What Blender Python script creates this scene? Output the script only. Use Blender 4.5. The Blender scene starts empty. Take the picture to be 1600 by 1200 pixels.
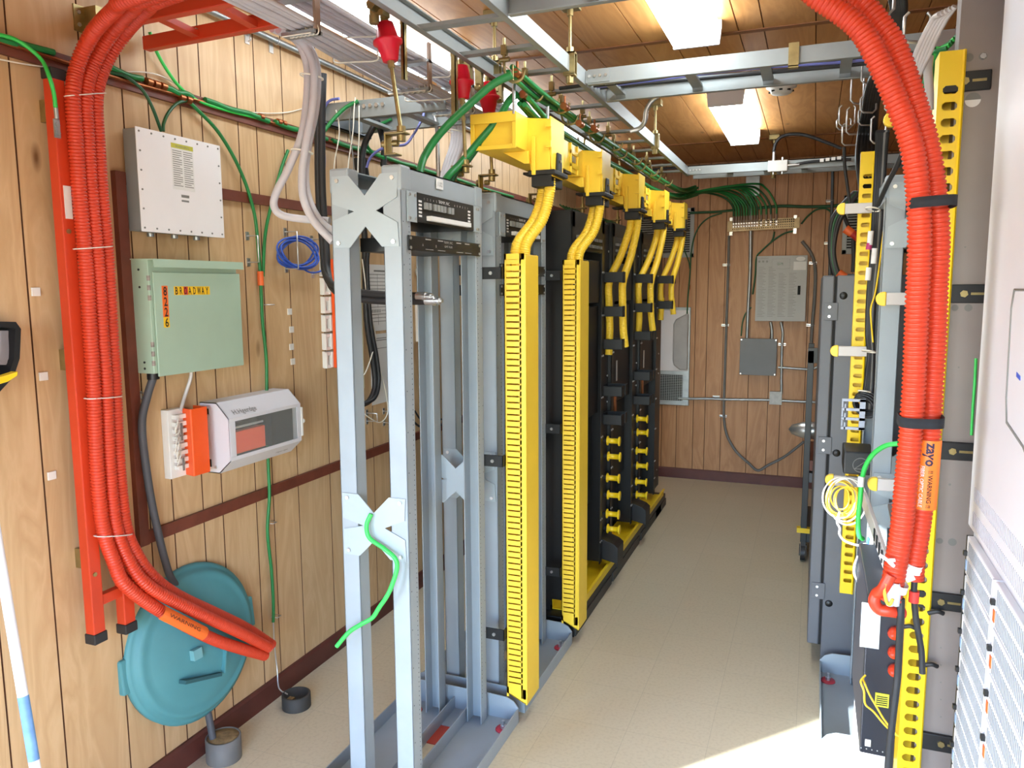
import bpy, math, random
from math import sin, cos, pi, radians, sqrt
from mathutils import Vector, Matrix
random.seed(7)
S = bpy.context.scene
COL = S.collection
# ------------------------------------------------------------------ camera
F, YAW, PIT, ROLL, HC = 1200.74, .373418, .124183, -.0059904, 1.70
def _rot():
    cy, sy, cp, sp, cr, sr = cos(YAW), sin(YAW), cos(PIT), sin(PIT), cos(ROLL), sin(ROLL)
    fw = Vector((-sy*cp, cy*cp, -sp)); rt = Vector((cy, sy, 0)); up = rt.cross(fw)
    return rt*cr+up*sr, up*cr-rt*sr, fw
RT, UP, FW = _rot()
cam = bpy.data.cameras.new('camera'); cam.sensor_width = 36; cam.lens = 36*F/1600
cam.clip_start = .05; cam.clip_end = 200
camo = bpy.data.objects.new('camera', cam); COL.objects.link(camo)
camo.matrix_world = Matrix(((RT.x, UP.x, -FW.x, 0), (RT.y, UP.y, -FW.y, 0), (RT.z, UP.z, -FW.z, HC), (0, 0, 0, 1)))
S.camera = camo
# ------------------------------------------------------------------ light and exposure
S.view_settings.view_transform = 'Standard'; S.view_settings.look = 'None'
S.view_settings.gamma = 1; S.view_settings.use_curve_mapping = False
S.view_settings.exposure = 0.68
W = bpy.data.worlds.new('sky'); S.world = W; W.use_nodes = True
_n = W.node_tree.nodes; _n.clear()
_o = _n.new('ShaderNodeOutputWorld'); _b = _n.new('ShaderNodeBackground'); _s = _n.new('ShaderNodeTexSky')
_s.sky_type = 'NISHITA'; _s.sun_disc = False; _s.ozone_density = 4; _s.dust_density = .3; _s.sun_elevation = radians(38); _s.sun_rotation = radians(222)
_b.inputs['Strength'].default_value = 2.0
W.node_tree.links.new(_s.outputs[0], _b.inputs[0]); W.node_tree.links.new(_b.outputs[0], _o.inputs[0])
sun = bpy.data.lights.new('sun', 'SUN'); sun.energy = 18; sun.angle = radians(.6); sun.color = (.88, .96, 1)
suno = bpy.data.objects.new('sun', sun); COL.objects.link(suno)
SUN_DIR = Vector((.67, .74, -.335))
suno.rotation_euler = SUN_DIR.to_track_quat('-Z', 'Y').to_euler(); suno.location = (-6, -6, 4)
# the open doorway in the left wall, beside and behind the photographer: a portal for the sky's light
dl = bpy.data.lights.new('doorway_portal', 'AREA'); dl.shape = 'RECTANGLE'; dl.size = 1.0; dl.size_y = 2.05
dl.cycles.is_portal = True
dlo = bpy.data.objects.new('doorway_portal', dl); COL.objects.link(dlo)
dlo.location = (-2.10, .25, 1.025); dlo.rotation_euler = Vector((1, 0, 0)).to_track_quat('-Z', 'Y').to_euler()
d2 = bpy.data.lights.new('front_portal', 'AREA'); d2.shape = 'RECTANGLE'; d2.size = 2.1; d2.size_y = 2.3  # portal of the added front opening, unseen, behind the camera
d2.cycles.is_portal = True
d2o = bpy.data.objects.new('front_portal', d2); COL.objects.link(d2o)
d2o.location = (-.15, -1.36, 1.15); d2o.rotation_euler = Vector((0, 1, 0)).to_track_quat('-Z', 'Y').to_euler()
LAMP = 13.0           # emission of the ceiling fluorescents
XL, XR, YB, YF, ZC = -2.045, 1.25, 6.835, -1.3, 2.74
# ------------------------------------------------------------------ view rays (photo pixel -> point on a known plane)
def ray(u, v): return RT*((u-800)/F) - UP*((v-600)/F) + FW
C0 = Vector((0, 0, HC))
def ax(u, v, x): d = ray(u, v); return C0+d*(x/d.x)
def ay(u, v, y): d = ray(u, v); return C0+d*(y/d.y)
def az(u, v, z): d = ray(u, v); return C0+d*((z-HC)/d.z)
# ------------------------------------------------------------------ materials
def lin(c):
    if isinstance(c, str):
        c = [int(c[i:i+2], 16)/255 for i in (1, 3, 5)]
    return tuple((x/12.92 if x <= .04045 else ((x+.055)/1.055)**2.4) for x in c)
MATS = {}
def mat(name, col, rough=.5, metal=0., var=.08, scale=9., bump=0., spec=.5, aniso=None):
    if name in MATS: return MATS[name]
    m = bpy.data.materials.new(name); m.use_nodes = True; nt = m.node_tree; N = nt.nodes; L = nt.links
    b = N['Principled BSDF']; c = lin(col)
    b.inputs['Roughness'].default_value = rough; b.inputs['Metallic'].default_value = metal
    b.inputs['Specular IOR Level'].default_value = spec
    t = N.new('ShaderNodeTexCoord'); nz = N.new('ShaderNodeTexNoise'); nz.inputs['Scale'].default_value = scale
    nz.inputs['Detail'].default_value = 5
    L.new(t.outputs['Object'], nz.inputs['Vector'])
    r = N.new('ShaderNodeValToRGB'); r.color_ramp.elements[0].position = .3; r.color_ramp.elements[1].position = .7
    r.color_ramp.elements[0].color = (*[x*(1-var) for x in c], 1); r.color_ramp.elements[1].color = (*[min(1, x*(1+var)) for x in c], 1)
    L.new(nz.outputs['Fac'], r.inputs[0]); L.new(r.outputs[0], b.inputs['Base Color'])
    if bump:
        bp = N.new('ShaderNodeBump'); bp.inputs['Strength'].default_value = bump; bp.inputs['Distance'].default_value = .002
        n2 = N.new('ShaderNodeTexNoise'); n2.inputs['Scale'].default_value = 180; L.new(t.outputs['Object'], n2.inputs['Vector'])
        L.new(n2.outputs['Fac'], bp.inputs['Height']); L.new(bp.outputs[0], b.inputs['Normal'])
    MATS[name] = m; return m
def emit(name, col, strength):
    m = bpy.data.materials.new(name); m.use_nodes = True; N = m.node_tree.nodes
    b = N['Principled BSDF']; b.inputs['Base Color'].default_value = (*col, 1)
    b.inputs['Emission Color'].default_value = (*col, 1); b.inputs['Emission Strength'].default_value = strength
    MATS[name] = m; return m
def wood(name, c1, c2, c3, axis, rough=.42):
    """ply panelling: long grain along the plank axis (2 = z, 1 = y), cathedral figure and a few knots"""
    m = bpy.data.materials.new(name); m.use_nodes = True; nt = m.node_tree; N = nt.nodes; L = nt.links
    b = N['Principled BSDF']; b.inputs['Roughness'].default_value = rough; b.inputs['Specular IOR Level'].default_value = .35
    t = N.new('ShaderNodeTexCoord'); mp = N.new('ShaderNodeMapping'); L.new(t.outputs['Object'], mp.inputs[0])
    sc = [3.2, 3.2, 3.2]; sc[axis] = .5; mp.inputs['Scale'].default_value = sc
    n1 = N.new('ShaderNodeTexNoise'); n1.inputs['Scale'].default_value = 2.4; n1.inputs['Detail'].default_value = 6; n1.inputs['Distortion'].default_value = 1.2
    L.new(mp.outputs[0], n1.inputs['Vector'])
    mp2 = N.new('ShaderNodeMapping'); sc2 = [34., 34., 34.]; sc2[axis] = 2.0; mp2.inputs['Scale'].default_value = sc2; L.new(t.outputs['Object'], mp2.inputs[0])
    n2 = N.new('ShaderNodeTexNoise'); n2.inputs['Scale'].default_value = 1.0; n2.inputs['Detail'].default_value = 3; L.new(mp2.outputs[0], n2.inputs['Vector'])
    mth = N.new('ShaderNodeMath'); mth.operation = 'MULTIPLY_ADD'; mth.inputs[1].default_value = 5.5; mth.inputs[2].default_value = 0
    L.new(n1.outputs['Fac'], mth.inputs[0])
    sn = N.new('ShaderNodeMath'); sn.operation = 'PINGPONG'; sn.inputs[1].default_value = .5; L.new(mth.outputs[0], sn.inputs[0])
    mx = N.new('ShaderNodeMix'); mx.data_type = 'FLOAT'; mx.inputs[0].default_value = .22
    L.new(sn.outputs[0], mx.inputs[2]); L.new(n2.outputs['Fac'], mx.inputs[3])
    r = N.new('ShaderNodeValToRGB'); e = r.color_ramp.elements
    e[0].position = .05; e[0].color = (*lin(c1), 1); e[1].position = .62; e[1].color = (*lin(c3), 1)
    k = e.new(.36); k.color = (*lin(c2), 1)
    L.new(mx.outputs[0], r.inputs[0])
    vo = N.new('ShaderNodeTexVoronoi'); vo.inputs['Scale'].default_value = 1.0
    mp3 = N.new('ShaderNodeMapping'); sc3 = [4.2, 4.2, 4.2]; sc3[axis] = 1.6; mp3.inputs['Scale'].default_value = sc3
    L.new(t.outputs['Object'], mp3.inputs[0]); L.new(mp3.outputs[0], vo.inputs['Vector'])
    kr = N.new('ShaderNodeValToRGB'); kr.color_ramp.elements[0].position = .015; kr.color_ramp.elements[0].color = (.34, .26, .2, 1)
    kr.color_ramp.elements[1].position = .075; kr.color_ramp.elements[1].color = (1, 1, 1, 1); L.new(vo.outputs['Distance'], kr.inputs[0])
    mu = N.new('ShaderNodeMix'); mu.data_type = 'RGBA'; mu.blend_type = 'MULTIPLY'; mu.inputs[0].default_value = 1
    L.new(r.outputs[0], mu.inputs[6]); L.new(kr.outputs[0], mu.inputs[7]); L.new(mu.outputs[2], b.inputs['Base Color'])
    MATS[name] = m; return m
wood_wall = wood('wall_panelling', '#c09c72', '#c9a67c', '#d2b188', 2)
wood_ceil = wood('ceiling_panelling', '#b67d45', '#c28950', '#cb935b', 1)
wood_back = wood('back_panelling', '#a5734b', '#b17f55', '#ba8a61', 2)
m_groove = mat('groove', '#5a341c', .8)
m_trim = mat('brown_trim', '#6b3626', .5, var=.2, scale=14)
m_base = mat('baseboard', '#5b2d24', .55, var=.15)
m_orange = mat('orange_tube', '#c8391b', .42, var=.04)
m_orange_p = mat('orange_paint', '#c63c1c', .4, var=.05)
m_yellow = mat('yellow_plastic', '#f7cd3c', .38, var=.03)
m_yellow_t = mat('yellow_trough', '#f0c81a', .4, var=.05)
m_grey = mat('rack_grey', '#959da2', .42, var=.04)
m_greyl = mat('rack_grey_light', '#a0aaaf', .42, var=.04)
m_black = mat('black_powder', '#0f0f11', .42, var=.1)
m_blackm = mat('black_plastic', '#131315', .5, var=.1)
m_rubber = mat('black_rubber', '#242426', .5)
m_dkgrey = mat('dark_cabinet', '#5a5b60', .5, var=.04)
m_zinc = mat('yellow_zinc', '#a08f62', .36, .8, var=.2, scale=30)
m_alu = mat('aluminium', '#8f9392', .5, .25, var=.05)
m_galv = mat('galvanised', '#a3a7a8', .4, .75, var=.1, scale=20)
m_steel = mat('bright_steel', '#c9c9c9', .3, .85, var=.05)
m_chan = mat('channel_steel', '#5b6064', .5, .5, var=.1)
m_white = mat('white_enamel', '#dcd6d6', .45, var=.02)
m_plast = mat('white_plastic', '#e4dfd8', .5, var=.03)
m_cable_g = mat('grey_cable', '#c2bcc0', .5, var=.04)
m_green = mat('green_cable', '#1f7a3d', .42, var=.12)
m_greend = mat('dark_green_cable', '#17512c', .45, var=.12)
m_greenb = mat('bright_green_wire', '#35c353', .4, var=.05)
m_blue = mat('blue_wire', '#3558b8', .45)
m_purple = mat('violet_wire', '#6a6fb5', .45)
m_wirew = mat('white_wire', '#e6e0d2', .5)
m_copper = mat('copper', '#b06a44', .35, .9, var=.15, scale=40)
m_red = mat('red_insulator', '#d3122f', .35, var=.06)
m_redt = mat('red_tape', '#d8382f', .5)
m_orange_t = mat('orange_tape', '#e8692f', .5)
m_teal = mat('teal_plastic', '#4f8c92', .55, var=.08, scale=5)
m_boxgreen = mat('green_enamel', '#a3b8a2', .42, var=.03)
m_paper = mat('paper', '#d9d6d2', .8, var=.02)
m_ink = mat('black_ink', '#1a1818', .7)
m_inkg = mat('grey_ink', '#77746f', .7)
m_labely = mat('yellow_label', '#eebc22', .5, var=.03)
m_labelo = mat('orange_label', '#ea6a26', .5, var=.03)
m_labelr = mat('red_label', '#c23a2a', .5, var=.03)
m_orange66 = mat('orange_cover', '#f0571c', .4, var=.03)
m_sand = mat('sand', '#8d744e', .9, var=.3, scale=60)
m_pvc = mat('grey_pvc', '#6d6a66', .6, var=.15)
m_plate = mat('plate_steel', '#8d827d', .45, .3, var=.05)
m_white_t = mat('white_tape', '#efecea', .55)
m_tie = mat('nylon_tie', '#ddd6cd', .5)
m_bus = mat('copper_bus', '#b59a72', .3, .8, var=.2, scale=25)
m_panel = mat('panel_grey', '#a7a5a2', .45, var=.03)
m_boxgrey = mat('box_grey', '#6f7072', .5, var=.04)
m_vent = mat('vent_grey', '#a2a4a2', .5, .3)
m_dark = mat('dark_void', '#0b0b0c', .8)
m_brown = mat('brown_bracket', '#9b8578', .5)
m_cloth = mat('velcro', '#202024', .9)
m_poly = mat('clear_arm', '#bdb6b2', .35)
m_blacklabel = mat('yellow_sticker', '#d9dd3a', .5)
m_cream = mat('cream_enamel', '#d2cfd2', .42, var=.015)
m_gvent = mat('module_vent', '#8f9093', .6)
# ------------------------------------------------------------------ mesh builder (world coordinates)
class MB:
    def __init__(s): s.v = []; s.f = []; s.sm = []; s.g = []; s.k = 0
    def add(s, vs, fs, smooth=False, join=False):
        o = len(s.v); s.v += [tuple(p) for p in vs]
        if not join: s.k += 1
        for f in fs: s.f.append(tuple(i+o for i in f)); s.sm.append(smooth); s.g.append(s.k)
        return s
    def each(s, name, m, parent, bevel=0.):
        """every piece that was added becomes a part of its own"""
        out = []
        for k in sorted(set(s.g)):
            b = MB(); ids = {}
            for f, q, g in zip(s.f, s.sm, s.g):
                if g != k: continue
                for i in f:
                    if i not in ids: ids[i] = len(b.v); b.v.append(s.v[i])
                b.f.append(tuple(ids[i] for i in f)); b.sm.append(q); b.g.append(1)
            out.append(b.build(name, m, parent, bevel=bevel))
        return out
    def box(s, x0, x1, y0, y1, z0, z1):
        x0, x1 = min(x0, x1), max(x0, x1); y0, y1 = min(y0, y1), max(y0, y1); z0, z1 = min(z0, z1), max(z0, z1)
        v = [(x, y, z) for z in (z0, z1) for y in (y0, y1) for x in (x0, x1)]
        return s.add(v, [(0, 2, 3, 1), (4, 5, 7, 6), (0, 1, 5, 4), (2, 6, 7, 3), (0, 4, 6, 2), (1, 3, 7, 5)])
    def bar(s, p, q, w, h, up=(0, 0, 1)):
        """box bar from p to q, w across, h along up"""
        p, q = Vector(p), Vector(q); d = (q-p).normalized(); u = Vector(up); a = d.cross(u)
        if a.length < 1e-4: a = d.cross(Vector((1, 0, 0)))
        a.normalize(); u = a.cross(d)
        vs = []
        for c in (p, q):
            for i, j in ((-1, -1), (1, -1), (1, 1), (-1, 1)): vs.append(c+a*(w/2*i)+u*(h/2*j))
        return s.add(vs, [(0, 1, 2, 3), (7, 6, 5, 4), (0, 4, 5, 1), (1, 5, 6, 2), (2, 6, 7, 3), (3, 7, 4, 0)])
    def prism(s, poly, axis, a, b):
        """poly: 2-D outline in the two axes other than `axis` (in x,y,z order), extruded a..b along axis"""
        def P(p, t):
            q = [p[0], p[1]]; q.insert(axis, t); return tuple(q)
        n = len(poly); vs = [P(p, a) for p in poly]+[P(p, b) for p in poly]
        fs = [tuple(range(n)), tuple(range(2*n-1, n-1, -1))]+[(i, (i+1) % n+0, (i+1) % n+n, i+n) for i in range(n)]
        return s.add(vs, fs)
    def tube(s, pts, r, n=10, caps=True, rr=None):
        pts = [Vector(p) for p in pts]; m = len(pts)
        T = [(pts[min(i+1, m-1)]-pts[max(i-1, 0)]).normalized() for i in range(m)]
        a = T[0].orthogonal().normalized(); vs = []
        for i in range(m):
            a = (a-T[i]*a.dot(T[i])).normalized(); b = T[i].cross(a); R = rr[i] if rr else r
            for k in range(n):
                t = 2*pi*k/n; vs.append(pts[i]+a*(R*cos(t))+b*(R*sin(t)))
        fs = [(i*n+k, i*n+(k+1) % n, (i+1)*n+(k+1) % n, (i+1)*n+k) for i in range(m-1) for k in range(n)]
        s.add(vs, fs, True)
        if caps: s.add(vs[:n], [tuple(range(n-1, -1, -1))], False, True); s.add(vs[-n:], [tuple(range(n))], False, True)
        return s
    def cyl(s, p, q, r, r2=None, n=16): return s.tube([p, q], r, n, True, [r, r if r2 is None else r2])
    def hexn(s, p, q, r): return s.cyl(p, q, r, None, 6)
    def corr(s, pts, r, pitch=.0096, amp=.0022, n=14):
        P = resample(pts, pitch/5); rr = [(r, r, r, r-amp, r-amp)[i % 5] for i in range(len(P))]
        return s.tube(P, r, n, True, rr)
    def lathe(s, prof, o, d, n=40):
        """prof: (radius, distance along d)"""
        o = Vector(o); d = Vector(d).normalized(); a = d.orthogonal().normalized(); b = d.cross(a); m = len(prof)
        vs = [o+d*h+a*(r*cos(2*pi*k/n))+b*(r*sin(2*pi*k/n)) for r, h in prof for k in range(n)]
        fs = [(i*n+k, i*n+(k+1) % n, (i+1)*n+(k+1) % n, (i+1)*n+k) for i in range(m-1) for k in range(n)]
        s.add(vs, fs, True); return s
    def disc(s, c, d, r, n=20):
        c = Vector(c); d = Vector(d).normalized(); a = d.orthogonal().normalized(); b = d.cross(a)
        return s.add([c+a*(r*cos(2*pi*k/n))+b*(r*sin(2*pi*k/n)) for k in range(n)], [tuple(range(n))])
    def quad(s, a, b, c, d): return s.add([a, b, c, d], [(0, 1, 2, 3)])
    def sphere(s, c, r, n=10):
        prof = [(r*sin(pi*i/n), -r*cos(pi*i/n)) for i in range(n+1)]
        return s.lathe(prof, c, (0, 0, 1), n*2)
    def build(s, name, m, parent=None, loc=None, bevel=0., seg=2):
        me = bpy.data.meshes.new(name); o = bpy.data.objects.new(name, me); COL.objects.link(o)
        if parent is not None:
            o.parent = parent; L = wloc(parent)
        else:
            if loc is None:
                xs, ys, zs = zip(*s.v); loc = ((min(xs)+max(xs))/2, (min(ys)+max(ys))/2, min(zs))
            L = Vector(loc); o.location = L
        me.from_pydata([(v[0]-L[0], v[1]-L[1], v[2]-L[2]) for v in s.v], [], s.f)
        me.polygons.foreach_set('use_smooth', s.sm); me.update()
        import bmesh
        bm = bmesh.new(); bm.from_mesh(me); bmesh.ops.recalc_face_normals(bm, faces=bm.faces); bm.to_mesh(me); bm.free()
        me.materials.append(m)
        if bevel:
            b = o.modifiers.new('bevel', 'BEVEL'); b.width = bevel; b.segments = seg; b.limit_method = 'ANGLE'; b.angle_limit = radians(40)
        return o
def wloc(o):
    L = Vector(o.location)
    while o.parent is not None: o = o.parent; L = L+Vector(o.location)
    return L
def tag(o, label=None, cat=None, group=None, kind=None):
    if label: o['label'] = label
    if cat: o['category'] = cat
    if group: o['group'] = group
    if kind: o['kind'] = kind
    return o
def thing(name, label, cat, loc, group=None):
    o = bpy.data.objects.new(name, None); o.empty_display_size = .05; COL.objects.link(o); o.location = loc
    return tag(o, label, cat, group)
def dup(root, d, label=None, group=None):
    """copy a thing with its parts and sub-parts, moved by d"""
    r = root.copy(); COL.objects.link(r); r.location = Vector(root.location)+Vector(d)
    if label: r['label'] = label
    if group: r['group'] = group
    for ch in list(root.children):
        c = ch.copy(); COL.objects.link(c); c.parent = r
        for g in list(ch.children):
            e = g.copy(); COL.objects.link(e); e.parent = c
    return r
def sm(pts, k=8):
    """Catmull-Rom through the points"""
    P = [Vector(p) for p in pts]
    if len(P) < 3: return P
    P = [P[0]*2-P[1]]+P+[P[-1]*2-P[-2]]; out = []
    for i in range(1, len(P)-2):
        a, b, c, d = P[i-1:i+3]
        for j in range(k):
            t = j/k
            out.append(.5*((2*b)+(c-a)*t+(2*a-5*b+4*c-d)*t*t+(3*b-a-3*c+d)*t**3))
    return out+[P[-2]]
def resample(pts, step):
    out = [pts[0]]; acc = 0.
    for a, b in zip(pts, pts[1:]):
        L = (b-a).length; t = step-acc
        while t <= L: out.append(a+(b-a)*(t/L)); t += step
        acc = (acc+L) % step if L else acc
    return out
def cable(name, pts, r, m, label=None, cat='cable', group=None, parent=None, n=8, k=8, kind=None):
    o = MB().tube(sm(pts, k), r, n).build(name, m, parent)
    return tag(o, label, cat if label else None, group, kind)
def struct(name, mb, m, loc=(0, 0, 0)):
    return tag(mb.build(name, m, None, loc), kind='structure')
def stain(o, test):
    """the dark stain inside the panel grooves: second material on the groove faces"""
    o.data.materials.append(m_groove); v = o.data.vertices
    for p in o.data.polygons:
        if len(p.vertices) == 4 and sum(test(v[i].co) for i in p.vertices) >= 2 and p.area < .03: p.material_index = 1
    return o
def letters(text, size, bold=0):
    """flat outline mesh of a text: 2-D verts, faces, width"""
    c = bpy.data.curves.new('t', 'FONT'); c.body = text; c.size = size; c.resolution_u = 2; c.offset = bold*size
    o = bpy.data.objects.new('t', c); COL.objects.link(o)
    me = bpy.data.meshes.new_from_object(o); v = [(p.co.x, p.co.y) for p in me.vertices]; f = [tuple(p.vertices) for p in me.polygons]
    bpy.data.objects.remove(o); bpy.data.curves.remove(c); bpy.data.meshes.remove(me)
    w = max([a[0] for a in v] or [0]); return v, f, w
def text_on(mb, text, size, o, ux, uy, width=None, bold=0):
    """lay a text from point o along ux (reading) and uy (up)"""
    v, f, w = letters(text, size, bold); k = (width/w) if width and w else 1
    o, ux, uy = Vector(o), Vector(ux).normalized(), Vector(uy).normalized()
    mb.add([o+ux*(x*k)+uy*y for x, y in v], f); return mb
def bolt(mb, p, d, r=.006, h=.004): p = Vector(p); d = Vector(d).normalized(); return mb.hexn(p, p+d*h, r)
def ring(c, r, d, n=24, rr=None):
    c = Vector(c); d = Vector(d).normalized(); a = d.orthogonal().normalized(); b = d.cross(a)
    return [c+a*(r*cos(2*pi*k/n))+b*((rr or r)*sin(2*pi*k/n)) for k in range(n+1)]
# ------------------------------------------------------------------ room shell
def panel_profile(cuts, a, b):
    """outline of a grooved panel face along one axis: (position, depth) with a small V groove at each cut"""
    P = [(a, 0.)]
    for c in sorted(cuts):
        if a+.01 < c < b-.01: P += [(c-.0026, 0), (c-.0016, .005), (c+.0016, .005), (c+.0026, 0)]
    return P+[(b, 0.)]
DOOR = (-.25, .75, 2.05)
base = [1.52, 1.742, 1.886, 1.987, 2.126, 2.224, 2.41, 2.514, 2.68]
cutsL = [.13, .35, .49, .6, .73, .84, 1.02, 1.355]+base+[2.914, 3.05, 3.149, 3.296, 3.45, 3.56, 3.79, 3.90, 4.05, 4.22, 4.43, 4.54, 4.7, 4.93, 5.06, 5.2, 5.37, 5.6, 5.72, 5.86, 6.1, 6.22, 6.38, 6.55]
def wall_strip(mb, cuts, a, b, z0, z1, fn, back):
    P = panel_profile(cuts, a, b); n = len(P); vs = []
    for z in (z0, z1): vs += [fn(t, d, z) for t, d in P]
    for z in (z0, z1): vs += [fn(a, back, z), fn(b, back, z)]
    f = [(i, i+1, n+i+1, n+i) for i in range(n-1)]
    A0, B0, A1, B1 = 2*n, 2*n+1, 2*n+2, 2*n+3
    f += [(A0, B0, B1, A1), (0, n, A1, A0), (n-1, B0, B1, 2*n-1), tuple(range(n))+(B0, A0), tuple(range(n, 2*n))+(B1, A1)]
    mb.add(vs, f)
fl = lambda t, d, z: (XL-d, t, z)
mb = MB()
wall_strip(mb, cutsL, DOOR[1], YB, 0, ZC, fl, .09); wall_strip(mb, cutsL, YF, DOOR[0], 0, ZC, fl, .09); wall_strip(mb, cutsL, DOOR[0], DOOR[1], DOOR[2], ZC, fl, .09)
stain(struct('wall_left', mb, wood_wall), lambda c: abs(c.x-(XL-.005)) < 1e-4)
cutsB = [-1.9, -1.77, -1.62, -1.47, -1.37, -1.235, -1.104, -.957, -.857, -.718, -.499, -.335, -.235, -.045, .059, .14, .28, .42, .52, .64, .76, .9, 1.05, 1.15]
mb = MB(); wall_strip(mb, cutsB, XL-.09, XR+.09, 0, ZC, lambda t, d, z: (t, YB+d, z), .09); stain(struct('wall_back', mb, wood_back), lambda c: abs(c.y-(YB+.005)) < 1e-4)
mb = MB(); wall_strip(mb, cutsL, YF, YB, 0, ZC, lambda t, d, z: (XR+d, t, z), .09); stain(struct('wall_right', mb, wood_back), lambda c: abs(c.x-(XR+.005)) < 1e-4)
FD = (-1.2, .9, 2.3)  # opening added in the unseen front wall to let skylight reach near surfaces
mb = MB(); fy = lambda t, d, z: (t, YF-d, z)
for a, b_, z0 in ((XL-.09, FD[0], 0), (FD[1], XR+.09, 0), (FD[0], FD[1], FD[2])): wall_strip(mb, cutsB, a, b_, z0, ZC, fy, .09)
struct('wall_front', mb, wood_back)
cutsC = [-1.88, -1.76, -1.62, -1.405, -1.24, -1.1, -.965, -.73, -.6, -.48, -.332, -.234, -.037, .09, .21, .36, .49, .6, .76, .9, 1.04, 1.16]
mb = MB(); P = panel_profile(cutsC, XL-.09, XR+.09); n = len(P)
vs = [(t, y, ZC+d) for y in (YF-.09, YB+.09) for t, d in P]+[(t, y, ZC+.09) for y in (YF-.09, YB+.09) for t in (XL-.09, XR+.09)]
mb.add(vs, [(i, i+1, n+i+1, n+i) for i in range(n-1)]+[(2*n, 2*n+1, 2*n+3, 2*n+2), (0, n, 2*n+2, 2*n), (n-1, 2*n-1, 2*n+3, 2*n+1), tuple(range(n))+(2*n+1, 2*n), tuple(range(n, 2*n))+(2*n+3, 2*n+2)])
stain(struct('ceiling', mb, wood_ceil), lambda c: abs(c.z-(ZC+.005)) < 1e-4)
# floor: vinyl tile, beige with fine speckle and faint joints
mf = bpy.data.materials.new('vinyl_tile'); mf.use_nodes = True; N = mf.node_tree.nodes; L = mf.node_tree.links; B = N['Principled BSDF']
t = N.new('ShaderNodeTexCoord'); br = N.new('ShaderNodeTexBrick'); br.offset = 0; br.inputs['Scale'].default_value = 1
br.inputs['Brick Width'].default_value = .305; br.inputs['Row Height'].default_value = .305; br.inputs['Mortar Size'].default_value = .0007
br.inputs['Color1'].default_value = (*lin('#cfbfa0'), 1); br.inputs['Color2'].default_value = (*lin('#d2c2a4'), 1); br.inputs['Mortar'].default_value = (*lin('#b5a58b'), 1)
nz = N.new('ShaderNodeTexNoise'); nz.inputs['Scale'].default_value = 75; nz.inputs['Detail'].default_value = 4
r = N.new('ShaderNodeValToRGB'); r.color_ramp.elements[0].position = .36; r.color_ramp.elements[0].color = (.93, .92, .90, 1); r.color_ramp.elements[1].position = .52; r.color_ramp.elements[1].color = (1, 1, 1, 1)
mu = N.new('ShaderNodeMix'); mu.data_type = 'RGBA'; mu.blend_type = 'MULTIPLY'; mu.inputs[0].default_value = 1
L.new(t.outputs['Object'], br.inputs['Vector']); L.new(t.outputs['Object'], nz.inputs['Vector']); L.new(nz.outputs['Fac'], r.inputs[0])
L.new(br.outputs['Color'], mu.inputs[6]); L.new(r.outputs[0], mu.inputs[7]); L.new(mu.outputs[2], B.inputs['Base Color']); B.inputs['Roughness'].default_value = .38
struct('floor', MB().box(XL-.09, XR+.09, YF-.09, YB+.09, -.1, 0), mf)
m_conc = mat('outside_concrete', '#b9b4aa', .9, var=.1, scale=3)
struct('ground_outside', MB().box(-30, XL-.09, -25, 25, -.2, -.1), m_conc)  # unseen bright ground, added to bounce daylight indoors
# timber trim
m_seam = mat('ceiling_seam', '#8a5630', .6, var=.15)
def trim(name, b, m=m_trim): return struct(name, MB().box(*b), m)
struct('baseboard_left', MB().prism([(XL, 0), (XL+.016, 0), (XL+.016, .08), (XL+.010, .09), (XL, .09)], 1, DOOR[1]+.06, YB), m_base)
struct('baseboard_back', MB().prism([(YB, 0), (YB-.016, 0), (YB-.016, .08), (YB-.010, .09), (YB, .09)], 0, XL+.016, XR), m_base)
trim('trim_1', (XL, XL+.014, DOOR[1]+.06, YB, 2.325, 2.372))
trim('trim_2', (XL, XL+.014, 1.86, YB, 2.03, 2.068))
trim('trim_3', (XL, XL+.014, 1.86, YB, .862, .905))
trim('trim_4', (XL, XL+.02, 1.822, 1.86, .862, 2.068))
trim('trim_5', (XL, XR, 3.415, 3.45, ZC-.004, ZC), m_seam)
trim('trim_6', (XL, XR, 5.86, 5.895, ZC-.004, ZC), m_seam)
trim('trim_7', (XL, XL+.012, DOOR[1], DOOR[1]+.06, 0, DOOR[2]+.06)); trim('trim_8', (XL, XL+.012, DOOR[0]-.06, DOOR[0], 0, DOOR[2]+.06)); trim('trim_9', (XL, XL+.012, DOOR[0], DOOR[1], DOOR[2], DOOR[2]+.06))
# ------------------------------------------------------------------ ceiling lamps
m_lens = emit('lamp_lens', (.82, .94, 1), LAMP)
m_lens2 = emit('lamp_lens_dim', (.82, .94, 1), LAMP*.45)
def lamp(x, y, label):
    t = thing('ceiling_lamp', label, 'ceiling light', (x, y, ZC-.09), 'fluorescent ceiling lamps')
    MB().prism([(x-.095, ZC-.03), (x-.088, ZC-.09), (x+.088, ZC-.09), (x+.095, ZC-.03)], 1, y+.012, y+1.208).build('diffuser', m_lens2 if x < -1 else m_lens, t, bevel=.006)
    MB().box(x-.075, x+.075, y+.012, y+1.208, ZC-.03, ZC).build('housing', m_white, t)
    for e in (y, y+1.208): MB().prism([(x-.097, ZC), (x-.097, ZC-.03), (x-.09, ZC-.092), (x+.09, ZC-.092), (x+.097, ZC-.03), (x+.097, ZC)], 1, e, e+.012).build('end_cap', m_white, t)
lamp(-.478, 2.04, 'bright fluorescent ceiling lamp cut off by the top edge of the photo')
lamp(-.478, 4.325, 'bright fluorescent ceiling lamp seen whole, nearest to the back wall')
lamp(-1.62, 2.05, 'long bright fluorescent lamp above the grey cable bundles near the left wall')
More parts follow.
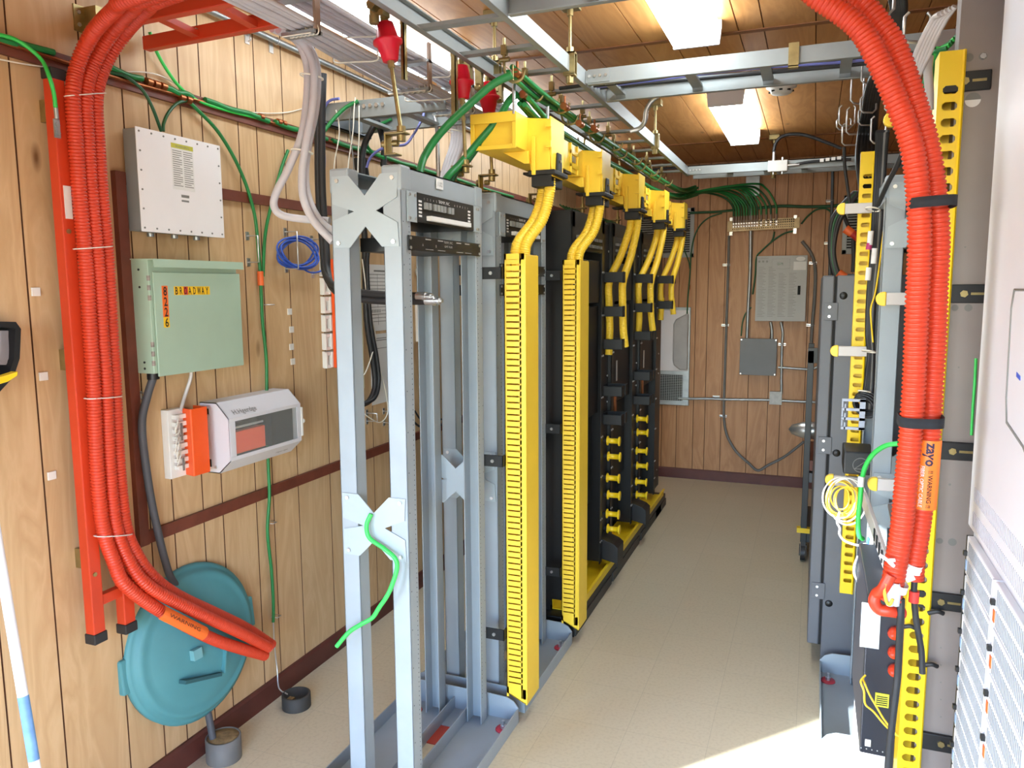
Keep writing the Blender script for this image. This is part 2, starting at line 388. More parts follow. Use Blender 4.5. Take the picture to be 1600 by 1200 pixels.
lamp(-1.625, 3.42, 'fluorescent lamp glimpsed between the grey cables and the red insulators')
lamp(-1.60, 4.72, 'fluorescent lamp glimpsed just above the yellow overhead trough')
# smoke detector
o = thing('smoke_detector', 'round white smoke detector on the ceiling above the small lamp', 'smoke detector', (0, 0, 0))
c = az(1221, 138, ZC-.03); o.location = (c.x, c.y, ZC-.06)
MB().lathe([(0, 0), (.045, .002), (.055, .012), (.06, .03), (.075, .034), (.075, .06), (0, .06)], (c.x, c.y, ZC-.06), (0, 0, 1), 32).build('body', m_plast, o)
mb = MB()
for k in range(8): a = 2*pi*k/8; mb.box(c.x+.054*cos(a)-.008, c.x+.054*cos(a)+.008, c.y+.054*sin(a)-.008, c.y+.054*sin(a)+.008, ZC-.05, ZC-.044)
mb.build('vent_slots', m_dark, o)
# ------------------------------------------------------------------ things on the left wall
def wl(u, v, d=0): return ax(u, v, XL+d)
# vertical orange cable ladder
t = thing('cable_ladder', 'upright orange painted cable ladder fixed to the left wall under the orange ducts', 'cable ladder', (-1.97, 1.645, .655), 'orange cable ladders')
def rail(y0, y1, x0, x1, z0, z1, name='rail'):
    return MB().box(x0, x1, y0, y1, z0, z1).build(name, m_orange_p, t, bevel=.003)
r1 = rail(1.572, 1.612, -1.99, -1.955, .675, 2.285); r2 = rail(1.682, 1.722, -1.99, -1.955, .66, 2.285)
for y0, z in ((1.572, .65), (1.682, .635)):
    MB().box(-1.993, -1.951, y0-.003, y0+.043, z, z+.032).build('end_cap', m_rubber, t, bevel=.003)
    MB().box(-1.993, -1.951, y0-.003, y0+.043, 2.275, 2.305).build('end_cap', m_rubber, t, bevel=.003)
for z in (.775, 1.12, 1.46, 1.8, 2.14): MB().box(-1.985, -1.96, 1.612, 1.682, z-.016, z+.016).build('rung', m_orange_p, t, bevel=.002)
for z in (.9, 1.5, 2.2):
    MB().box(XL, -1.99, 1.60, 1.612, z-.03, z+.03).build('bracket', m_zinc, t)
MB().box(-1.955, -1.953, 1.582, 1.604, 1.90, 1.99).build('sticker', m_paper, t)
b = MB(); bolt(b, (-1.955, 1.588, .865), (1, 0, 0), .007); bolt(b, (-1.955, 1.588, 1.865), (1, 0, 0), .007); b.each('bolt', m_zinc, t)
b = MB(); q0, q1 = ax(86, 160, -1.95), ax(89, 186, -1.95); b.cyl(q0, q1, .006); b.box(-1.955, -1.951, q1.y-.009, q1.y+.009, q1.z-.05, q1.z); bolt(b, (-1.951, q1.y, q1.z-.015), (1, 0, 0), .007); bolt(b, (-1.951, q1.y, q1.z-.036), (1, 0, 0), .007); b.build('ground_lug', m_galv, t)
# sloping orange ladder overhead
t = thing('cable_ladder', 'orange cable ladder running out overhead from the left wall at the top corner', 'cable ladder', (-1.6, 1.85, 2.5), 'orange cable ladders')
for y, z0, z1 in ((1.80, 2.49, 2.50), (1.965, 2.478, 2.49)):
    MB().bar((XL+.03, y, z0), (-1.50, y, z1), .03, .042).build('rail', m_orange_p, t, bevel=.003)
for x in (-1.8, -1.58): MB().bar((x, 1.80, 2.487), (x, 1.965, 2.478), .03, .018).build('rung', m_orange_p, t)
b = MB().box(XL, XL+.05, 1.765, 1.79, 2.455, 2.53); b.box(XL, XL+.004, 1.73, 1.82, 2.455, 2.53); b.build('wall_bracket', m_zinc, t)
b = MB(); bolt(b, (XL+.004, 1.745, 2.51), (1, 0, 0)); bolt(b, (XL+.004, 1.745, 2.475), (1, 0, 0)); b.each('bolt', m_steel, t)
b = MB(); p = wl(240, 37, .25); bolt(b, (p.x, 1.95, 2.49), (0, -1, 0)); b.each('bolt', m_steel, t)
# three orange corrugated ducts
XT = .11
ductL = [
 [(199, 0, .36), (182, 12, .28), (146, 50, .17), (122, 100, XT), (114, 150, XT), (119, 225, XT), (124, 300, XT), (133, 400, XT), (141, 520, XT), (146, 600, XT), (149, 675, XT), (153, 750, XT), (161, 825, XT), (177, 875, XT), (196, 914, .12), (250, 954, .13), (325, 995, .14), (372, 1012, .14), (414, 1024, .14)],
 [(224, 0, .36), (209, 12, .28), (175, 50, .17), (146, 100, XT), (134, 150, XT), (137, 225, XT), (142, 300, XT), (151, 400, XT), (159, 520, XT), (165, 600, XT), (168, 675, XT), (172, 750, XT), (181, 825, XT), (200, 875, XT), (225, 910, .13), (262, 934, .14), (325, 965, .15), (380, 991, .15), (420, 1012, .15)],
 [(250, 0, .36), (232, 12, .28), (196, 50, .16), (164, 100, XT-.005), (150, 150, XT-.005), (153, 225, XT-.005), (158, 300, XT-.005), (167, 400, XT-.01), (174, 520, XT-.01), (179, 600, XT-.01), (182, 675, XT-.01), (187, 750, XT-.01), (196, 825, XT-.01), (215, 870, XT-.01), (242, 905, .105), (280, 932, .10), (340, 960, .095), (385, 982, .095), (425, 1008, .10)]]
lab = ['orange corrugated duct, outermost of three, running down the wall ladder', 'orange corrugated duct in the middle of three down the wall ladder', 'orange corrugated duct, innermost of three, against the dark wall batten']
for P, l in zip(ductL, lab):
    pts = [wl(*p) for p in P]; pts = [pts[0]+Vector((.35, .02, .05))]+pts
    o = MB().corr(sm(pts, 6), .0208, .0094, .0030).build('corrugated_duct', m_orange); tag(o, l, 'duct', 'orange ducts at the left wall')
    if l is lab[0]:
        q0, q1 = wl(250, 956, .155), wl(318, 990, .165); d = (q1-q0).normalized()
        b = MB(); nrm = Vector((.85, -.35, .4)); nrm = (nrm-d*nrm.dot(d)).normalized(); sd = d.cross(nrm); vs = []
        for q in (q0, q1):
            for k in range(9): a = -1.3+2.6*k/8; vs.append(q-nrm*.002+nrm*(.0045*cos(a))+sd*(.023*sin(a))+nrm*(.017*cos(a)))
        b.add(vs, [(k, k+1, k+10, k+9) for k in range(8)], True); w = b.build('warning_wrap', m_labelo, o)
        text_on(MB(), 'WARNING', .016, q0+d*.022+nrm*.0226+sd*.006, d, -sd, (q1-q0).length*.7).build('lettering', m_ink, w)
# nylon ties round the bundle
for (u0, u1, v, d) in ((104, 162, 150, XT), (118, 172, 389, XT), (135, 187, 623, XT), (150, 203, 838, XT), ):
    a, c = wl(u0, v, d), wl(u1, v-4, d); m = (a+c)/2; L = (c-a).length/2; pts = []
    for k in range(25):
        g = 2*pi*k/24; pts.append(m+(c-a).normalized()*(L*max(-1, min(1, 1.12*cos(g))))+Vector((.023*sin(g), 0, 0)))
    tag(MB().tube(pts, .0017, 5).build('cable_tie', m_tie), 'pale tie binding the three orange ducts %s' % {150: 'at the top of the wall ladder', 389: 'beside the green cabinet top', 623: 'beside the dark bent cable', 838: 'just above their bend'}[v], 'cable tie', 'ties on the left ducts')
# white adhesive squares
sq = [(55, 456), (67, 588), (80, 743)]
for i, (u, v) in enumerate(sq):
    p = wl(u, v); o = MB().box(XL, XL+.005, p.y-.013, p.y+.013, p.z-.012, p.z+.012).build('cable_mount', m_plast, bevel=.001)
    tag(o, ['top white adhesive square on the bare wall at far left', 'middle white adhesive square, right of the dustpan', 'lowest white adhesive square on the bare wall at far left'][i], 'adhesive pad', 'white pads on the left wall')
for i, (u, v) in enumerate([(452, 487), (455, 515), (455, 542), (457, 565)]):
    p = wl(u, v); o = MB().box(XL, XL+.004, p.y-.014, p.y+.014, p.z-.013, p.z+.013).build('cable_mount', m_tie, bevel=.001)
    tag(o, 'beige adhesive pad under the blue coil, %s of four' % ['topmost', 'second', 'third', 'lowest'][i], 'adhesive pad', 'beige pads under the blue coil')
for i, (u, v) in enumerate([(188, 312), (184+7, 437), (198, 517), (205, 620)]):
    p = wl(u, v); p.y = 1.875
    b = MB().tube([(XL, p.y, p.z+.01), (XL+.02, p.y, p.z+.008), (XL+.026, p.y, p.z-.002), (XL+.018, p.y, p.z-.01), (XL+.006, p.y, p.z-.012)], .0028, 6); b.box(XL, XL+.006, p.y-.006, p.y+.006, p.z-.012, p.z+.014)
    tag(b.build('cable_clip', m_steel), ['small wire clip left of the aluminium box', 'small wire clip at the green cabinet top corner', 'small wire clip at the green cabinet bottom', 'small wire clip by the bent dark cable'][i], 'clip', 'small clips along the batten')
# aluminium box
t = thing('equipment_box', 'flat aluminium box with screwed lid and a printed notice, on the left wall', 'equipment box', (-2.0, 2.046, 1.884))
y0, y1, z0, z1, xf = 1.863, 2.229, 1.884, 2.204, -1.976
MB().box(XL+.012, xf-.002, y0+.004, y1-.004, z0+.003, z1-.003).build('case', m_alu, t, bevel=.002)
MB().box(xf-.002, xf+.001, y0, y1, z0, z1).build('lid', mat('box_lid', '#e3dfdf', .4, 0, var=.02), t, bevel=.001)
b = MB()
for k in range(8):
    for z in (z0+.012, z1-.012): bolt(b, (xf+.001, y0+.012+(y1-y0-.024)*k/7, z), (1, 0, 0), .0032, .002)
for k in range(1, 5):
    for y in (y0+.012, y1-.012): bolt(b, (xf+.001, y, z0+.012+(z1-z0-.024)*k/5), (1, 0, 0), .0032, .002)
b.each('screw', m_inkg, t)
lb = MB().box(xf+.001, xf+.0018, 2.002, 2.098, 2.03, 2.178).build('notice', m_paper, t)
MB().box(xf+.0018, xf+.0022, 2.002, 2.098, 2.163, 2.178).build('yellow_band', mat('olive_band', '#b5b03a', .6), lb)
b = MB()
text_on(b, 'WARNING', .011, (xf+.0024, 2.02, 2.166), (0, 1, 0), (0, 0, 1), .06)
for c in (2.006, 2.053):
    for k in range(17): b.quad((xf+.002, c, 2.156-k*.007), (xf+.002, c+.040-.010*(k % 4 == 3), 2.156-k*.007), (xf+.002, c+.040-.010*(k % 4 == 3), 2.1535-k*.007), (xf+.002, c, 2.1535-k*.007))
b.build('print', m_inkg, lb)
b = MB(); b.quad((xf+.0015, 2.035, 2.015), (xf+.0015, 2.07, 2.015), (xf+.0015, 2.07, 2.006), (xf+.0015, 2.035, 2.006)); b.quad((xf+.0015, 2.035, 1.998), (xf+.0015, 2.068, 1.998), (xf+.0015, 2.068, 1.992), (xf+.0015, 2.035, 1.992)); b.build('stamp', m_inkg, t)
b = MB().box(XL, XL+.012, y0-.012, y0+.01, 1.92, 2.0); b.box(XL, XL+.012, y1-.01, y1+.012, 1.92, 2.0); b.each('mounting_tab', m_alu, t)
b = MB()
for y in (1.93, 2.03, 2.13): b.cyl((-2.01, y, z0), (-2.01, y, z0-.012), .011)
b.each('cable_gland', m_galv, t)
# green cabinet 8226 BROADWAY
t = thing('wall_cabinet', 'pale green metal wall cabinet lettered 8226 BROADWAY', 'cabinet', (-2.0, 2.06, 1.428))
y0, y1, z0, z1, xf = 1.859, 2.259, 1.428, 1.80, -1.951
MB().box(XL, xf-.006, y0, y1, z0+.006, z1-.004).build('body', m_boxgreen, t, bevel=.002)
MB().prism([(XL, z1-.004), (XL, z1), (-1.928, z1-.002), (-1.926, z1-.028), (-1.929, z1-.028), (-1.93, z1-.006)], 1, y0-.004, y1+.004).build('drip_hood', m_boxgreen, t)
d = MB().box(xf-.004, xf+.002, y0+.012, y1+.008, z0-.004, 1.757).build('door', m_boxgreen, t, bevel=.002)
b = MB()
for z in (1.73, 1.70, 1.668, 1.52, 1.49, 1.46): b.cyl((xf-.01, y0+.004, z), (xf-.01, y0+.004, z+.016), .0055, n=10)
b.each('hinge', mat('worn_hinge', '#8d8077', .6, var=.3, scale=90), t)
b = MB()
for y, z in ((y0, 1.765), (y0, 1.71), (y0, 1.47), (y0, 1.45)): bolt(b, (-1.995, y, z), (0, -1, 0), .004, .002)
b.each('screw', m_ink, t)
def stk(ya, yb, za, zb, m): return MB().box(xf+.002, xf+.0026, ya, yb, za, zb).build('letter_sticker', m, d)
# letter strips: eight across, four down
bw = stk(1.953, 2.113, 1.684, 1.712, m_labely); MB().box(xf+.0026, xf+.0029, 1.994, 2.0125, 1.6845, 1.7115).build('letter_sticker', m_labelr, d)
L8 = 'BROADWAY'; b = MB()
for k, ch in enumerate(L8): text_on(b, ch, .034, (xf+.0034, 1.956+k*.0196, 1.686), (0, 1, 0), (0, 0, 1), .0125 if ch != 'W' else .0165, .014)
b.build('lettering', m_ink, d)
for k, (ch, m) in enumerate(zip('8226', (m_labelr, m_labelr, m_labelr, m_labely))):
    zt = 1.714-k*.0335; stk(1.902, 1.926, zt-.0335, zt, m_labelo if k < 3 else m)
b = MB()
for k, ch in enumerate('8226'): text_on(b, ch, .040, (xf+.0034, 1.9065, 1.714-k*.0335-.031), (0, 1, 0), (0, 0, 1), .015, .014)
b.build('lettering', m_ink, d)
b = MB(); b.cyl((-1.99, 1.885, z0+.01), (-1.99, 1.885, z0-.015), .019); b.build('cable_gland', m_black, t)
# thick dark cable from the green cabinet to the floor stub
tag(MB().tube(sm([Vector((-1.99, 1.885, 1.42)), wl(230, 620, .045), wl(222, 660, .04), wl(227, 720, .04), wl(240, 800, .04), wl(262, 890, .03), wl(277, 920, .025), Vector((XL+.022, 1.99, .55)), Vector((XL+.022, 2.04, .3)), Vector((-1.99, 2.035, .18)), Vector((-1.965, 2.03, .05))], 8), .0125, 12).build('power_cable', mat('dark_cable', '#4b4b4f', .6)), 'thick dark grey cable hanging from the green cabinet behind the teal lid', 'cable')
# 66 block with orange cover beside the white box
t = thing('terminal_block', 'white wiring block with loose wires and a hinged orange cover, left of the white box', 'terminal block', (-2.0, 2.03, 1.06), 'orange covered wiring blocks')
MB().box(XL, XL+.03, 1.958, 2.035, 1.06, 1.297).build('bracket', m_plast, t, bevel=.002)
b = MB()
for k in range(8): b.box(XL+.03, XL+.05, 1.975, 2.02, 1.09+k*.025, 1.104+k*.025)
b.build('block', m_tie, t)
MB().prism([(XL+.01, 2.03), (XL+.075, 2.012), (XL+.078, 2.016), (XL+.078, 2.088), (XL+.01, 2.098), (XL+.01, 2.094), (XL+.074, 2.084), (XL+.074, 2.02), (XL+.01, 2.034)], 2, 1.062, 1.295).build('cover', m_orange66, t)
b = MB()
for k in range(10):
    z = 1.28-k*.013; b.tube(sm([Vector((XL+.05, 1.99, z)), Vector((XL+.065+.01*random.random(), 1.965-.02*random.random(), z-.02)), Vector((XL+.06, 1.958, z-.06*random.random()-.02)), Vector((XL+.05, 1.985, z-.05))], 5), .0014, 5)
b.each('loose_wire', m_wirew, t)
b = MB().box(XL+.051, XL+.053, 1.99, 1.998, 1.19, 1.25); b.box(XL+.051, XL+.053, 1.99, 1.998, 1.085, 1.13); b.build('slots', m_inkg, t)
cable('drop_cable', [wl(282, 642, .03), wl(290, 615, .02), wl(298, 590, .04), Vector((-2.0, 2.06, 1.43))], .006, mat('clear_sheath', '#c9c0bb', .4), 'pale sheathed cable from the green cabinet down to the orange covered block')
cable('drop_cable', [wl(302, 735, .02), wl(315, 728, .025), wl(322, 700, .02), wl(321, 660, .02), wl(326, 648, .04)], .004, m_cable_g, 'grey cable looping between the orange covered block and the white box')
# white wall box with window
t = thing('terminal_box', 'white metal wall box with chamfered sides and a glazed front', 'terminal box', (-1.98, 2.36, 1.047))
za, zb, ya, yb, xw = 1.043, 1.30, 2.137, 2.545, -1.935
prof = [(XL, za), (XL+.075, za), (XL+.128, za+.048), (XL+.128, zb-.055), (XL+.075, zb), (XL, zb)]
for e in (ya, yb-.004): MB().prism(prof, 1, e, e+.004).build('side_panel', m_cream, t)
# shell faces between the side panels, the front one with a window
b = MB(); n = len(prof)
def strip(b, p, q, a, c, th=.003):
    (x0, h0), (x1, h1) = p, q; nx, nz = (h1-h0), -(x1-x0); l = math.hypot(nx, nz); nx, nz = nx/l*th, nz/l*th
    b.prism([(x0, h0), (x1, h1), (x1-nx, h1-nz), (x0-nx, h0-nz)], 1, a, c)
for i in (0, 1, 3, 4): strip(b, prof[i], prof[i+1], ya, yb)
b.build('shell', m_cream, t)
f0 = XL+.128; b = MB(); wz0, wz1, wy0, wy1 = za+.062, zb-.068, ya+.03, yb-.025
b.box(f0-.003, f0+.002, ya, yb, za+.048, wz0); b.box(f0-.003, f0+.002, ya, yb, wz1, zb-.055); b.box(f0-.003, f0+.002, ya, wy0, wz0, wz1); b.box(f0-.003, f0+.002, wy1, yb, wz0, wz1)
b.build('door_frame', m_cream, t, bevel=.001)
g = bpy.data.materials.new('window_glass'); g.use_nodes = True; B = g.node_tree.nodes['Principled BSDF']; B.inputs['Transmission Weight'].default_value = .92; B.inputs['Roughness'].default_value = 0; B.inputs['Base Color'].default_value = (.97, .98, .95, 1); B.inputs['IOR'].default_value = 1.06
MB().box(f0-.001, f0, wy0, wy1, wz0, wz1).build('window_pane', g, t)
MB().box(XL+.001, XL+.004, ya+.004, yb-.004, za+.003, zb-.003).build('back_plate', mat('box_inside', '#4d4a40', .6), t)
MB().box(XL+.085, XL+.12, wy0-.010, wy0+.17, wz0+.004, wz1-.042).build('orange_cover', m_orange66, t, bevel=.002)
MB().cyl((XL+.11, wy0-.01, wz1-.028), (XL+.11, wy0+.17, wz1-.028), .004).build('clear_rod', m_poly, t)
MB().box(XL+.03, XL+.10, wy1-.12, wy1+.01, wz0-.01, wz1+.01).build('dark_module', m_black, t)
b = MB()
for k in range(14): b.box(XL+.02, XL+.06, wy0+.003+k*.008, wy0+.007+k*.008, wz1-.025, wz1+.01)
b.build('terminal_strip', m_inkg, t)
MB().box(f0-.02, f0+.004, yb, yb+.012, wz0+.005, wz1-.005).build('hinge_strip', m_plast, t, bevel=.002)
MB().sphere((f0-.004, yb+.02, (wz0+wz1)/2), .009).build('knob', m_plast, t)
b = MB(); b.box(XL+.012, XL+.04, ya-.001, ya+.001, zb-.05, zb-.022); b.box(XL+.012, XL+.04, ya-.001, ya+.001, za+.022, za+.05); b.each('cable_port', m_dark, t)
b = MB(); bolt(b, (XL+.06, ya, za+.022), (0, -1, 0), .006, .003); b.build('lock', m_steel, t)
ch = Vector((-.053, 0, .055)).normalized(); up2 = Vector((-.053, 0, .055)).normalized()
p0 = Vector((f0, ya+.035, zb-.055))+up2*.012+Vector((.0016, 0, .0014))
text_on(MB(), 'H.Hgerdge', .030, p0, (0, 1, 0), up2, .125).build('lettering', m_inkg, t)
dn = Vector((.053, 0, .048)).normalized(); p0 = Vector((f0-.03, yb-.13, za+.021))+Vector((.0016, 0, -.0016))
text_on(MB(), 'Hgerdge', .014, p0, (0, 1, 0), dn, .075).build('lettering', m_inkg, t)
# teal lid hung on the wall
t = thing('bin_lid', 'round teal plastic bin lid hung against the wall by the floor', 'lid', (XL+.01, 2.01, .175))
c = Vector((XL+.03, 2.012, .455)); dd = Vector((1, -.06, .10)).normalized()
MB().lathe([(.268, -.022), (.276, -.018), (.278, .006), (.266, .012), (.255, .014), (.252, .03), (.236, .036), (.225, .034), (.21, .04), (.17, .052), (.11, .062), (.05, .066), (0, .067)], c, dd, 56).build('lid_shell', m_teal, t)
a = dd.cross(Vector((0, 0, 1))).normalized()*-1; u = dd.cross(a)*-1
if a.y < 0: a = -a
if u.z < 0: u = -u
for sgn in (-1, 1):
    q = c+a*(sgn*.272); MB().bar(q-u*.058-dd*.01, q+u*.058-dd*.01, .046, .03, up=dd).build('handle', m_teal, t, bevel=.006)
g = lambda u_, v_: ax(u_, v_, XL+.104)
b = MB().bar(g(285, 1066), g(342, 1053), .012, .03, up=dd); b.build('groove', mat('teal_dark', '#2d5a60', .7), t)
b = MB().bar(g(347, 1050), g(350, 1006), .006, .03, up=dd); b.build('rib', m_teal, t)
b = MB(); q = ax(310, 1022, XL+.112)
b.bar(q-u*.018-dd*.012, q+u*.018-dd*.012, .036, .024, up=dd); b.build('mould_mark', mat('teal_light', '#6fa3a7', .6), t)
# floor stubs
t = thing('conduit_stub', 'sand filled grey conduit stub in the floor under the teal lid', 'conduit stub', (-1.955, 2.035, 0), 'floor conduit stubs')
MB().lathe([(.062, 0), (.062, .085), (.056, .087), (.056, .06), (0, .06)], (-1.945, 2.055, 0), (0, 0, 1), 28).build('pipe', m_pvc, t)
MB().lathe([(.0565, .055), (.0565, .083), (.03, .086), (0, .084)], (-1.945, 2.055, 0), (0, 0, 1), 28).build('sand_fill', m_sand, t)
t = thing('conduit_stub', 'dark hollow conduit stub in the floor right of the teal lid', 'conduit stub', (-1.92, 2.45, 0), 'floor conduit stubs')
MB().lathe([(.058, 0), (.058, .055), (.05, .058), (.049, .02), (0, .02)], (-1.915, 2.44, 0), (0, 0, 1), 28).build('pipe', mat('dark_pvc', '#3a3733', .7, var=.2), t)
MB().box(-1.95, -1.925, 2.42, 2.445, .02, .035).build('debris', m_sand, t)
# dustpan and pole at far left
t = thing('dustpan', 'black long-handled dustpan with a yellow lip at the left edge', 'dustpan', (-1.97, 1.30, 1.43))
g = lambda u_, v_, d_: (lambda p: (p.y, p.z))(wl(u_, v_, d_))
rim = [g(-90, 500, .10), g(25, 503, .10), g(33, 514, .10), g(31, 560, .10), g(22, 588, .10), g(0, 612, .10), g(-90, 640, .10)]
MB().prism([g(-90, 500, .02), g(20, 503, .02), g(26, 514, .02), g(25, 560, .02), g(17, 585, .02), g(-4, 606, .02), g(-90, 630, .02)], 0, XL+.01, XL+.02).build('back', m_blackm, t)
b = MB(); inn = [(y-.016, z+(-.014 if i < 2 else (.014 if i > 4 else 0))) for i, (y, z) in enumerate(rim)]
for i in range(6): b.prism([rim[i], rim[i+1], inn[i+1], inn[i]], 0, XL+.018, XL+.10)
b.build('side', m_blackm, t)
MB().prism([g(-60, 600, .112), g(5, 586, .112), g(23, 580, .112), g(22, 587, .112), g(8, 596, .112), g(-60, 616, .112)], 0, XL+.10, XL+.125).build('lip', m_yellow_t, t, bevel=.002)
b = MB()
for k in range(7): b.tube(sm([Vector((XL+.07, *g(1+k*2, 517, .07))), Vector((XL+.075, *g(k*2.0, 545, .075))), Vector((XL+.075, *g(-2+k*2.2, 570, .075)))], 4), .0045, 5)
b.build('dust', mat('dust', '#8b8588', .9), t)
MB().cyl((XL+.03, 1.2, 1.6), (XL+.03, 1.2, 2.2), .011).build('handle', m_blackm, t)
MB().cyl((XL, 1.2, 2.1), (XL+.045, 1.2, 2.1), .006).build('hook', m_steel, t)
t = thing('broom_pole', 'white broom pole with a blue label leaning at lower left', 'pole', (-1.5, 1.06, 0))
A, Bp = ax(-14, 790, -1.9), ax(55, 1200, -1.75); D = (Bp-A).normalized(); foot = A+D*((A.z)/-D.z); top = A-D*.55
MB().cyl(foot, top, .0125, n=20).build('pole', mat('pole_white', '#e9e7ea', .4), t)
g0 = ax(30, 1073, -1.9); k0 = (g0-A).dot(D); P0 = A+D*k0; P1 = A+D*(k0+.16)
MB().cyl(P0, P1, .0129, n=20).build('label_sleeve', mat('blue_label', '#6f9bd0', .5, var=.15, scale=30), t)
MB().lathe([(0, 0), (.014, 0), (.016, .02), (.013, .03)], foot, -D, 16).build('tip', m_blackm, t)
# ------------------------------------------------------------------ ground cables and wiring on the left wall
def gc(pts, r, m, label, cat='cable', group='green ground cables', name='ground_cable', kind=None): return cable(name, pts, r, m, label, cat, group, n=8)
run = lambda a, b, z, d: [Vector((XL+d, a+(b-a)*k/8, z+.004*sin(k*1.7))) for k in range(9)]
gc([Vector((XL+.022, .85, 2.375)), wl(-10, 58, .022), wl(20, 65, .022), wl(50, 73, .022), wl(84, 82, .022)], .009, m_green, 'green cable along the top batten, left of the orange ducts')
gc([wl(170, 104, .02), wl(200, 118, .02), wl(222, 123, .02)], .010, m_green, 'thick green cable on the batten just right of the orange ducts')
for k, (a, b) in enumerate([(2.04, 2.16), (2.22, 2.56), (2.60, 2.95), (2.99, 3.75), (3.75, 5.2)]):
    gc([Vector((XL+.022, a+(b-a)*j/6, 2.362-.007*(a+(b-a)*j/6-2)+.003*sin(j*1.7+k))) for j in range(7)], .0105, m_green, 'thick green cable lying on the top batten, %s' % ['first piece after the copper taps', 'piece above the aluminium box', 'piece left of the grey cable drop', 'piece behind the hanging white wires', 'far piece above the racks'][k])
b = MB()
c = tag(cable('ground_cable', run(1.0, 3.4, 2.352, .02), .006, m_copper), 'bare copper wire stretched along the top batten', 'cable')
taps = [(228, 127, 3), (280, 152, 2), (405, 182, 1), (433, 190, 2)]
for i, (u, v, n) in enumerate(taps):
    b = MB(); p = wl(u, v, .022)
    for k in range(n): b.cyl((p.x, p.y+k*.03, p.z), (p.x, p.y+k*.03+.02, p.z), .013, n=10)
    tag(b.build('copper_tap', m_copper), 'copper taps on the batten cable, %s' % ['three together by the orange ducts', 'pair where wires fan to the aluminium box', 'single one left of the grey cables', 'pair behind the grey cable drop'][i], 'tap', 'copper taps on the batten')
gc([wl(-20, 50, .03), wl(20, 60, .04), wl(45, 75, .05), wl(66, 95, .07), wl(77, 120, .10), wl(84, 145, .103), wl(87, 168, .103)], .0055, m_greenb, 'bright green wire looping down to the ladder lug at far left')
gc([wl(170, 113, .02), wl(195, 119, .03), wl(222, 140, .04), wl(238, 168, .05), wl(252, 205, .04)], .0055, m_greend, 'dark green wire drooping to the aluminium box, left of a pair')
gc([wl(298, 156, .02), wl(278, 161, .03), wl(264, 175, .04), wl(256, 192, .04), wl(255, 205, .04)], .0055, m_greend, 'dark green wire curling back to the aluminium box, right of a pair')
gc([wl(234, 50, .03), wl(242, 75, .025), wl(258, 105, .02), wl(280, 135, .02), wl(305, 155, .02), wl(345, 170, .022), wl(400, 184, .022)], .0055, m_greenb, 'bright green wire falling from the orange overhead ladder to the batten')
gc([wl(292, 156, .02), wl(312, 175, .02), wl(340, 205, .02), wl(365, 245, .02), wl(383, 285, .02), wl(394, 320, .02), wl(400, 350, .02), wl(404, 395, .02), wl(407, 432, .02), wl(410, 500, .02), wl(416, 560, .02), wl(417, 620, .02), wl(419, 720, .02), wl(421, 775, .025), wl(418, 830, .02), wl(424, 890, .02), wl(427, 940, .02), wl(427, 972, .02)], .0065, m_green, 'long green wire curving down the wall behind the white box to the floor')
gc([wl(450, 235, .02), wl(440, 262, .02), wl(424, 320, .02), wl(414, 370, .02), wl(411, 432, .02)], .0065, m_green, 'green wire dropping from the batten to the copper splice by the blue coil')
p = wl(407, 432, .02); tag(MB().cyl((p.x, p.y, p.z-.035), (p.x, p.y, p.z+.02), .012, n=10).build('splice', m_orange_t), 'orange taped splice joining two green wires by the blue coil', 'splice')
cable('bare_wire', [wl(427, 970, .018), wl(429, 1010, .018), wl(433, 1045, .025), wl(436, 1075, .05), Vector((-1.95, 2.43, .05))], .003, m_steel, 'thin bare wire from the green ground wire down to the floor stub')
for i, (u, v) in enumerate([(416, 476), (420, 816), (427, 962)]):
    p = wl(u, v); tag(MB().tube([(XL, p.y-.015, p.z), (XL+.03, p.y-.012, p.z), (XL+.03, p.y+.012, p.z), (XL, p.y+.015, p.z)], .002, 6).build('wire_staple', m_steel), ['wire staple on the green wire beside the beige pads', 'wire staple on the green wire below the white box', 'wire staple on the green wire at its lower end'][i], 'staple', 'staples on the long green wire')
cable('thin_wire', [wl(-5, 92, .01), wl(60, 103, .01), wl(160, 112, .01), wl(250, 118, .01), wl(330, 168, .01), wl(400, 176, .01), wl(445, 176, .01), wl(480, 168, .01)], .0022, m_wirew, 'thin pale wire sagging along the upper left wall')
# wall hooks and blue coil
def hook(y, z, w, h, lab, d=.05):
    b = MB().tube([(XL, y, z), (XL+d, y, z), (XL+d, y+.002, z-h), (XL, y, z-h)], .003, 6)
    for zz in (z, z-h): b.box(XL, XL+.003, y-.009, y+.009, zz-.016, zz+.016)
    return tag(b.build('wall_hook', m_steel), lab, 'hook', 'wire hooks on the left wall')
hook(2.43, 1.905, .1, .1, 'wire hook left of the green wire, empty'); hook(2.66, 1.935, .05, .15, 'wire hook holding the left side of the blue coil', .06); hook(2.84, 1.915, .05, .15, 'wire hook holding the right side of the blue coil', .06)
b = MB(); cc = Vector((XL+.035, 2.70, 1.856))
for k in range(6):
    P = []
    for j in range(29):
        a = 2*pi*j/28; P.append(cc+Vector((.004*sin(3*a+k)+.004*k-.01, (.125+.012*sin(k*2.1))*cos(a+.12*k)+.01*sin(k), (.055+.007*cos(k*1.7))*sin(a)-.002*k+.02*cos(a))))
    b.tube(P, .0042, 6, False)
b.tube(sm([cc+Vector((0, .0, -.06)), cc+Vector((0, .08, -.085)), cc+Vector((0, .16, -.075)), cc+Vector((0, .2, -.05))], 6), .0042, 6)
tag(b.build('cable_coil', m_blue), 'coil of blue cable hanging on wire hooks', 'cable coil')
